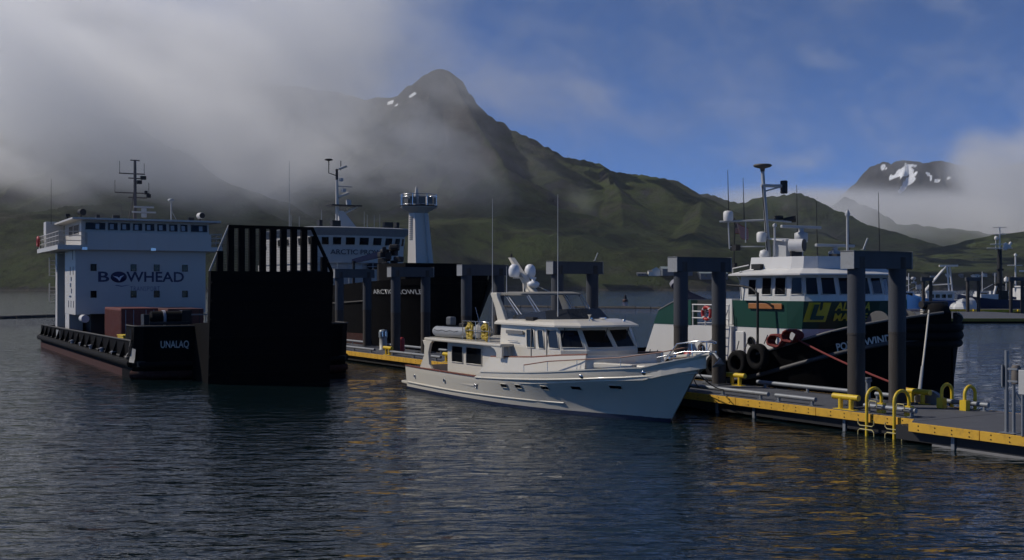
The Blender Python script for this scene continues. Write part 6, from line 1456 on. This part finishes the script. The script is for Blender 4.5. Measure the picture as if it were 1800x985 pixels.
# floating log booms
def boom(pa, pb, n, label):
    A = Vector((*XY(pa[0], pa[1]), 0)); B = Vector((*XY(pb[0], pb[1]), 0))
    t = thing('log_boom', label, 'log boom', A, math.atan2(B.y - A.y, B.x - A.x))
    L = (B - A).length; l = L / n; rr = random.Random(n)
    wood = mat('wet_dark_logs', (0.035, 0.030, 0.026), 0.8, var=0.4, scale=2)
    for k in range(n):
        part('log', wood, t, lambda b: b.tube([(k * l + 0.1, rr.uniform(-0.1, 0.1), 0.08), ((k + 1) * l - 0.1, rr.uniform(-0.1, 0.1), 0.08)], rr.uniform(0.38, 0.46), 10))
boom((870, 285), (1172, 260), 12, 'long dark log boom across the bay behind the pile frames')
boom((-60, 172), (104, 190), 6, 'dark log boom at the left edge behind the landing craft')
boom((1500, 240), (1640, 226), 5, 'short dark log boom beyond the tug bow')
bu = thing('channel_buoy', 'small dark buoy floating in the bay beyond the dock', 'buoy', (*XY(1099, 390), 0))
part('float', mat('dull_red_buoy', (0.07, 0.03, 0.025), 0.7), bu, lambda b: b.lathe([(0.5, -0.4), (0.9, 0.1), (0.9, 0.7), (0.6, 0.9)], n=14)); part('cage', dark, bu, lambda b: b.lathe([(0.5, 0.9), (0.35, 2.2), (0.0, 2.7)], n=6, smooth=False))
sg2 = thing('seagull', 'white gull feather light perch marker on the cap of the near frames', 'bird', DW(22.8, 3.6, 6.36), DK_A) if False else None
for (s, a) in ((22.8, 3.55), (3.5, 1.6)):
    q = thing('bird_spike', 'thin pale rod on the cap of the %s' % ('pile frame behind the yacht wheelhouse' if s > 10 else 'large pile frame nearest the camera'), 'rod', DW(s, a, 6.34), DK_A)
    part('rod', mgrey, q, lambda b: b.tube([(0, 0, 0), (-0.1, -0.12, 0.42)], 0.03, 6)); part('foot', steel, q, lambda b: b.box((0, 0, 0.01), (0.14, 0.14, 0.02)))

# buildings on the far shore
def ground_at(px, py):
    """first terrain point seen along pixel column px at row py or above"""
    j = int(np.argmin(np.abs(azt - (px - 900) / FPX)))
    for i in range(ND):
        if land[i, j] > 6 and SYp[i, j] <= py: return Vector((TX[i, j], TY[i, j], TH[i, j]))
    return Vector((TX[60, j], TY[60, j], TH[60, j]))
def shed(px, py, w, d, h, rf, wallm, roofm, label, rz=0.0, name='warehouse', cat='building', nwin=0):
    g = ground_at(px, py)
    t = thing(name, label, cat, g - Vector((0, 0, 1.5)), rz)
    part('wall', wallm, t, lambda b: b.add([(-w / 2, -d / 2, 0), (w / 2, -d / 2, 0), (w / 2, d / 2, 0), (-w / 2, d / 2, 0), (-w / 2, -d / 2, h), (w / 2, -d / 2, h), (w / 2, d / 2, h), (-w / 2, d / 2, h), (-w / 2, 0, h + rf), (w / 2, 0, h + rf)], [(0, 1, 5, 4), (1, 2, 6, 9, 5), (2, 3, 7, 6), (3, 0, 4, 8, 7), (3, 2, 1, 0)]))
    part('roof', roofm, t, lambda b: (b.plate([(-w / 2 - 0.4, -d / 2 - 0.4, h + 0.1), (w / 2 + 0.4, -d / 2 - 0.4, h + 0.1), (w / 2 + 0.4, 0, h + rf + 0.2), (-w / 2 - 0.4, 0, h + rf + 0.2)], 0.25), b.plate([(w / 2 + 0.4, d / 2 + 0.4, h + 0.1), (-w / 2 - 0.4, d / 2 + 0.4, h + 0.1), (-w / 2 - 0.4, 0, h + rf + 0.2), (w / 2 + 0.4, 0, h + rf + 0.2)], 0.25)))
    for k in range(nwin): part('window', glass, t, lambda b: b.b2(-w / 2 + (k + 0.6) * w / (nwin + 0.2), -w / 2 + (k + 0.6) * w / (nwin + 0.2) + w / (nwin * 2.6), -d / 2 - 0.15, -d / 2 + 0.1, h * 0.4, h * 0.75))
    return t
gw_ = mat('grey_blue_wall', (0.10, 0.115, 0.14), 0.7); tr = mat('pale_green_roof', (0.20, 0.24, 0.24), 0.6); ww = mat('white_wall', (0.60, 0.60, 0.57), 0.7, var=0.08)
shed(1188, 486, 46, 22, 10, 3.5, gw_, tr, 'long grey shed with pale roof on the far shore', R(8))
shed(1153, 486, 8, 13, 9, 4, ww, tr, 'tall white gabled house at the end of the far grey shed', R(75), 'house', nwin=1)
shed(1144, 487, 6, 6, 6, 2.5, ww, mat('grey_roof', (0.12, 0.12, 0.13), 0.8), 'small white hut beside the white gabled house', R(10), 'hut')
shed(1128, 485, 14, 8, 3.5, 1.5, gw_, MATS['grey_roof'], 'low dark shed left of the white hut on the far shore', R(5), 'shed', nwin=3)
shed(1250, 492, 42, 24, 9, 3.5, gw_, tr, 'long grey shed seen between the posts of the tug pile frame', R(8), nwin=4)
g = ground_at(1264, 500); tk = thing('storage_tank', 'round white storage tank on the far shore between the pile posts', 'tank', g - Vector((0, 0, 1)))
part('shell', ww, tk, lambda b: b.lathe([(7.0, 0), (7.0, 12), (0, 13)], n=24)); part('ladder', mgrey, tk, lambda b: b.box((-2.0, -7.05, 6), (0.6, 0.2, 12)))
for k, (px, py, w) in enumerate(((1642, 491, 10), (1668, 490, 8), (1688, 488, 7), (1716, 489, 14), (1730, 488, 9), (1748, 489, 8), (1590, 494, 16), (1576, 496, 12))):
    shed(px, py, w, w * 0.7, 4.5, 2.0, (ww, gw_)[k % 3 == 2], (MATS['grey_roof'], tr)[k % 2], ('white house on the far shore behind the blue fishing boat gantry', 'white house on the far shore just right of the gantry', 'dim house on the far shore above the white tank', 'widest white house on the far shore between the two boats', 'white house on the far shore left of the black trawler mast', 'dim house on the far shore touching the black trawler mast', 'low white shed on the far shore above the orange buoys', 'low white shed on the far shore left of the orange buoys')[k], R(10 * k), 'house', nwin=2)

# ------------------------------------------------------------------ fog: real volumes of drifting cloud against the slopes
def fog_volume(name, lo, hi, res, field, dens, colour=(0.999, 0.999, 1.0), aniso=0.3):
    me = bpy.data.meshes.new(name)
    o = bpy.data.objects.new(name, me); link(o); tag(o, kind='stuff')
    ng = bpy.data.node_groups.new(name, 'GeometryNodeTree')
    ng.interface.new_socket('Geometry', in_out='INPUT', socket_type='NodeSocketGeometry')
    ng.interface.new_socket('Geometry', in_out='OUTPUT', socket_type='NodeSocketGeometry')
    N = ng.nodes.new; Lk = ng.links.new
    vc = N('GeometryNodeVolumeCube')
    vc.inputs['Min'].default_value = lo; vc.inputs['Max'].default_value = hi
    for k, r in zip(('Resolution X', 'Resolution Y', 'Resolution Z'), res): vc.inputs[k].default_value = r
    vc.inputs['Background'].default_value = 0.0
    pos = N('GeometryNodeInputPosition').outputs[0]
    sep = N('ShaderNodeSeparateXYZ'); Lk(pos, sep.inputs[0])
    class E:
        """tiny expression wrapper over math nodes"""
        def __init__(s, k): s.k = k
        def op(s, name, o=None, p=None):
            x = N('ShaderNodeMath'); x.operation = name
            for i, q in enumerate((s, o, p)):
                if q is None: continue
                q = q.k if isinstance(q, E) else q
                if isinstance(q, (int, float)): x.inputs[i].default_value = q
                else: Lk(q, x.inputs[i])
            return E(x.outputs[0])
        def __add__(s, o): return s.op('ADD', o)
        __radd__ = __add__
        def __sub__(s, o): return s.op('SUBTRACT', o)
        def __mul__(s, o): return s.op('MULTIPLY', o)
        __rmul__ = __mul__
        def __truediv__(s, o): return s.op('DIVIDE', o)
        def ss(s, a, b):
            x = N('ShaderNodeMapRange'); x.interpolation_type = 'SMOOTHSTEP'
            Lk(s.k, x.inputs['Value'])
            for nm, q in (('From Min', a), ('From Max', b)):
                if isinstance(q, E): Lk(q.k, x.inputs[nm])
                else: x.inputs[nm].default_value = q
            return E(x.outputs[0])
    def noise(size, det=6, ro=0.55, shear=0.0, off=(0, 0, 0), dist=0.0):
        """fbm about 0..1; size = feature size in metres per axis, shear drags the wisps down-wind with height"""
        v = N('ShaderNodeCombineXYZ')
        X = (E(sep.outputs[0]) + E(sep.outputs[2]) * shear) / size[0] + off[0]
        Y = E(sep.outputs[1]) / size[1] + off[1]
        Z = E(sep.outputs[2]) / size[2] + off[2]
        for i, q in enumerate((X, Y, Z)): Lk(q.k, v.inputs[i])
        n = N('ShaderNodeTexNoise'); n.inputs['Scale'].default_value = 1.0; n.inputs['Detail'].default_value = det; n.inputs['Roughness'].default_value = ro; n.inputs['Distortion'].default_value = dist
        Lk(v.outputs[0], n.inputs['Vector'])
        return E(n.outputs[0])
    d = field(E(sep.outputs[0]), E(sep.outputs[1]), E(sep.outputs[2]), noise)
    Lk(d.op('MAXIMUM', 0.0).k, vc.inputs['Density'])
    m = bpy.data.materials.new(name)
    nt, out = nodes(m)
    pv = nt.nodes.new('ShaderNodeVolumePrincipled')
    pv.inputs['Color'].default_value = (*colour, 1); pv.inputs['Density'].default_value = dens; pv.inputs['Anisotropy'].default_value = aniso
    nt.links.new(pv.outputs[0], out.inputs['Volume'])
    sm = N('GeometryNodeSetMaterial'); sm.inputs['Material'].default_value = m
    me.materials.append(m)
    Lk(vc.outputs[0], sm.inputs[0])
    go = N('NodeGroupOutput'); Lk(sm.outputs[0], go.inputs[0])
    md = o.modifiers.new('fog', 'NODES'); md.node_group = ng
    return o

def edge(x, y, z, lo, hi, f):
    """fade to nothing at the walls of the domain"""
    return x.ss(lo[0], lo[0] + f) * x.ss(hi[0], hi[0] - f) * y.ss(lo[1], lo[1] + f) * y.ss(hi[1], hi[1] - f) * z.ss(hi[2], hi[2] - f)

A_LO, A_HI = (-1480, 1450, 40), (800, 2900, 900)
def field_a(x, y, z, noise):
    L = x.ss(0, -850)
    zb = z.ss(40, 190)
    top = L * 190 + 215
    core = L * zb * z.ss(top + 130, top - 60)
    veil = zb * x.ss(700, -500)
    crest = x.ss(-140, -480) * z.ss(230, 400) * z.ss(760, 520) * y.ss(1950, 2450)
    flank = x.ss(420, 60) * x.ss(-650, -250) * z.ss(110, 220) * z.ss(520, 330)
    n = noise((420, 460, 230), 9, 0.60, 0.7, (3.1, 1.7, 0.4), 0.7)
    n2 = noise((150, 170, 90), 8, 0.62, 0.9, (9.1, 4.7, 2.4), 0.6)
    f = (n - 0.5) * 1.9 + (n2 - 0.5) * 0.8 + (core * 0.46).op('MAXIMUM', crest * 0.54).op('MAXIMUM', flank * 0.15) + veil * 0.11 + 0.29
    return f.ss(0.42, 0.95) * zb * (L * 0.6 + 0.5) * edge(x, y, z, A_LO, A_HI, 120) * (x / y).ss(-0.60, -0.47)
fog_volume('fog_bank', A_LO, A_HI, (300, 90, 120), field_a, 0.0060)

# low cloud round the far snowy peak
B_LO, B_HI = (900, 4400, 60), (4200, 6700, 1500)
def field_b(x, y, z, noise):
    zb = z.ss(90, 330)
    Rr = (x / y).ss(0.362, 0.415) * (z / y).ss(0.17, 0.10)
    n = noise((620, 700, 380), 9, 0.60, 0.6, (7.3, 2.2, 5.5), 0.5)
    n2 = noise((260, 300, 150), 8, 0.62, 0.9, (2.1, 5.7, 3.4), 0.6)
    low = (z / y + (n2 - 0.5) * 0.05 + (n - 0.5) * 0.05).ss(0.104, 0.070)
    f = (n - 0.5) * 1.7 + (n2 - 0.5) * 0.7 + (low * 0.44).op('MAXIMUM', Rr * 0.40) + 0.30
    return f.ss(0.42, 0.95) * zb * edge(x, y, z, B_LO, B_HI, 260)
fog_volume('fog_bank', B_LO, B_HI, (180, 60, 90), field_b, 0.0030)

# thin high streamers behind the main summit
C_LO, C_HI = (-2200, 3250, 200), (2600, 4300, 2500)
def field_c(x, y, z, noise):
    n = noise((560, 640, 700), 9, 0.58, -0.55, (1.2, 8.2, 2.5), 0.8)
    n2 = noise((200, 260, 260), 8, 0.62, -0.7, (5.5, 1.7, 7.4), 0.8)
    f = (n - 0.5) * 1.9 + (n2 - 0.5) * 0.9 + x.ss(400, -900) * 0.30 + (x + z * 0.2).ss(1300, 200) * 0.11 + 0.25
    return f.ss(0.40, 1.0) * edge(x, y, z, C_LO, C_HI, 260) * z.ss(230, 700)
fog_volume('fog_bank', C_LO, C_HI, (240, 54, 120), field_c, 0.0024)

# thin even air between the boats and the hills
hz = part('haze', None, None, lambda b: b.b2(-9500, 9500, -400, 8800, -15.5, 1180), fix=True)
tag(hz, kind='stuff')
hm = bpy.data.materials.new('haze'); nt_, out_ = nodes(hm)
pv_ = nt_.nodes.new('ShaderNodeVolumePrincipled'); pv_.inputs['Color'].default_value = (0.86, 0.92, 1.0, 1); pv_.inputs['Density'].default_value = 2.8e-5; pv_.inputs['Anisotropy'].default_value = 0.2
nt_.links.new(pv_.outputs[0], out_.inputs['Volume'])
hz.data.materials.append(hm)
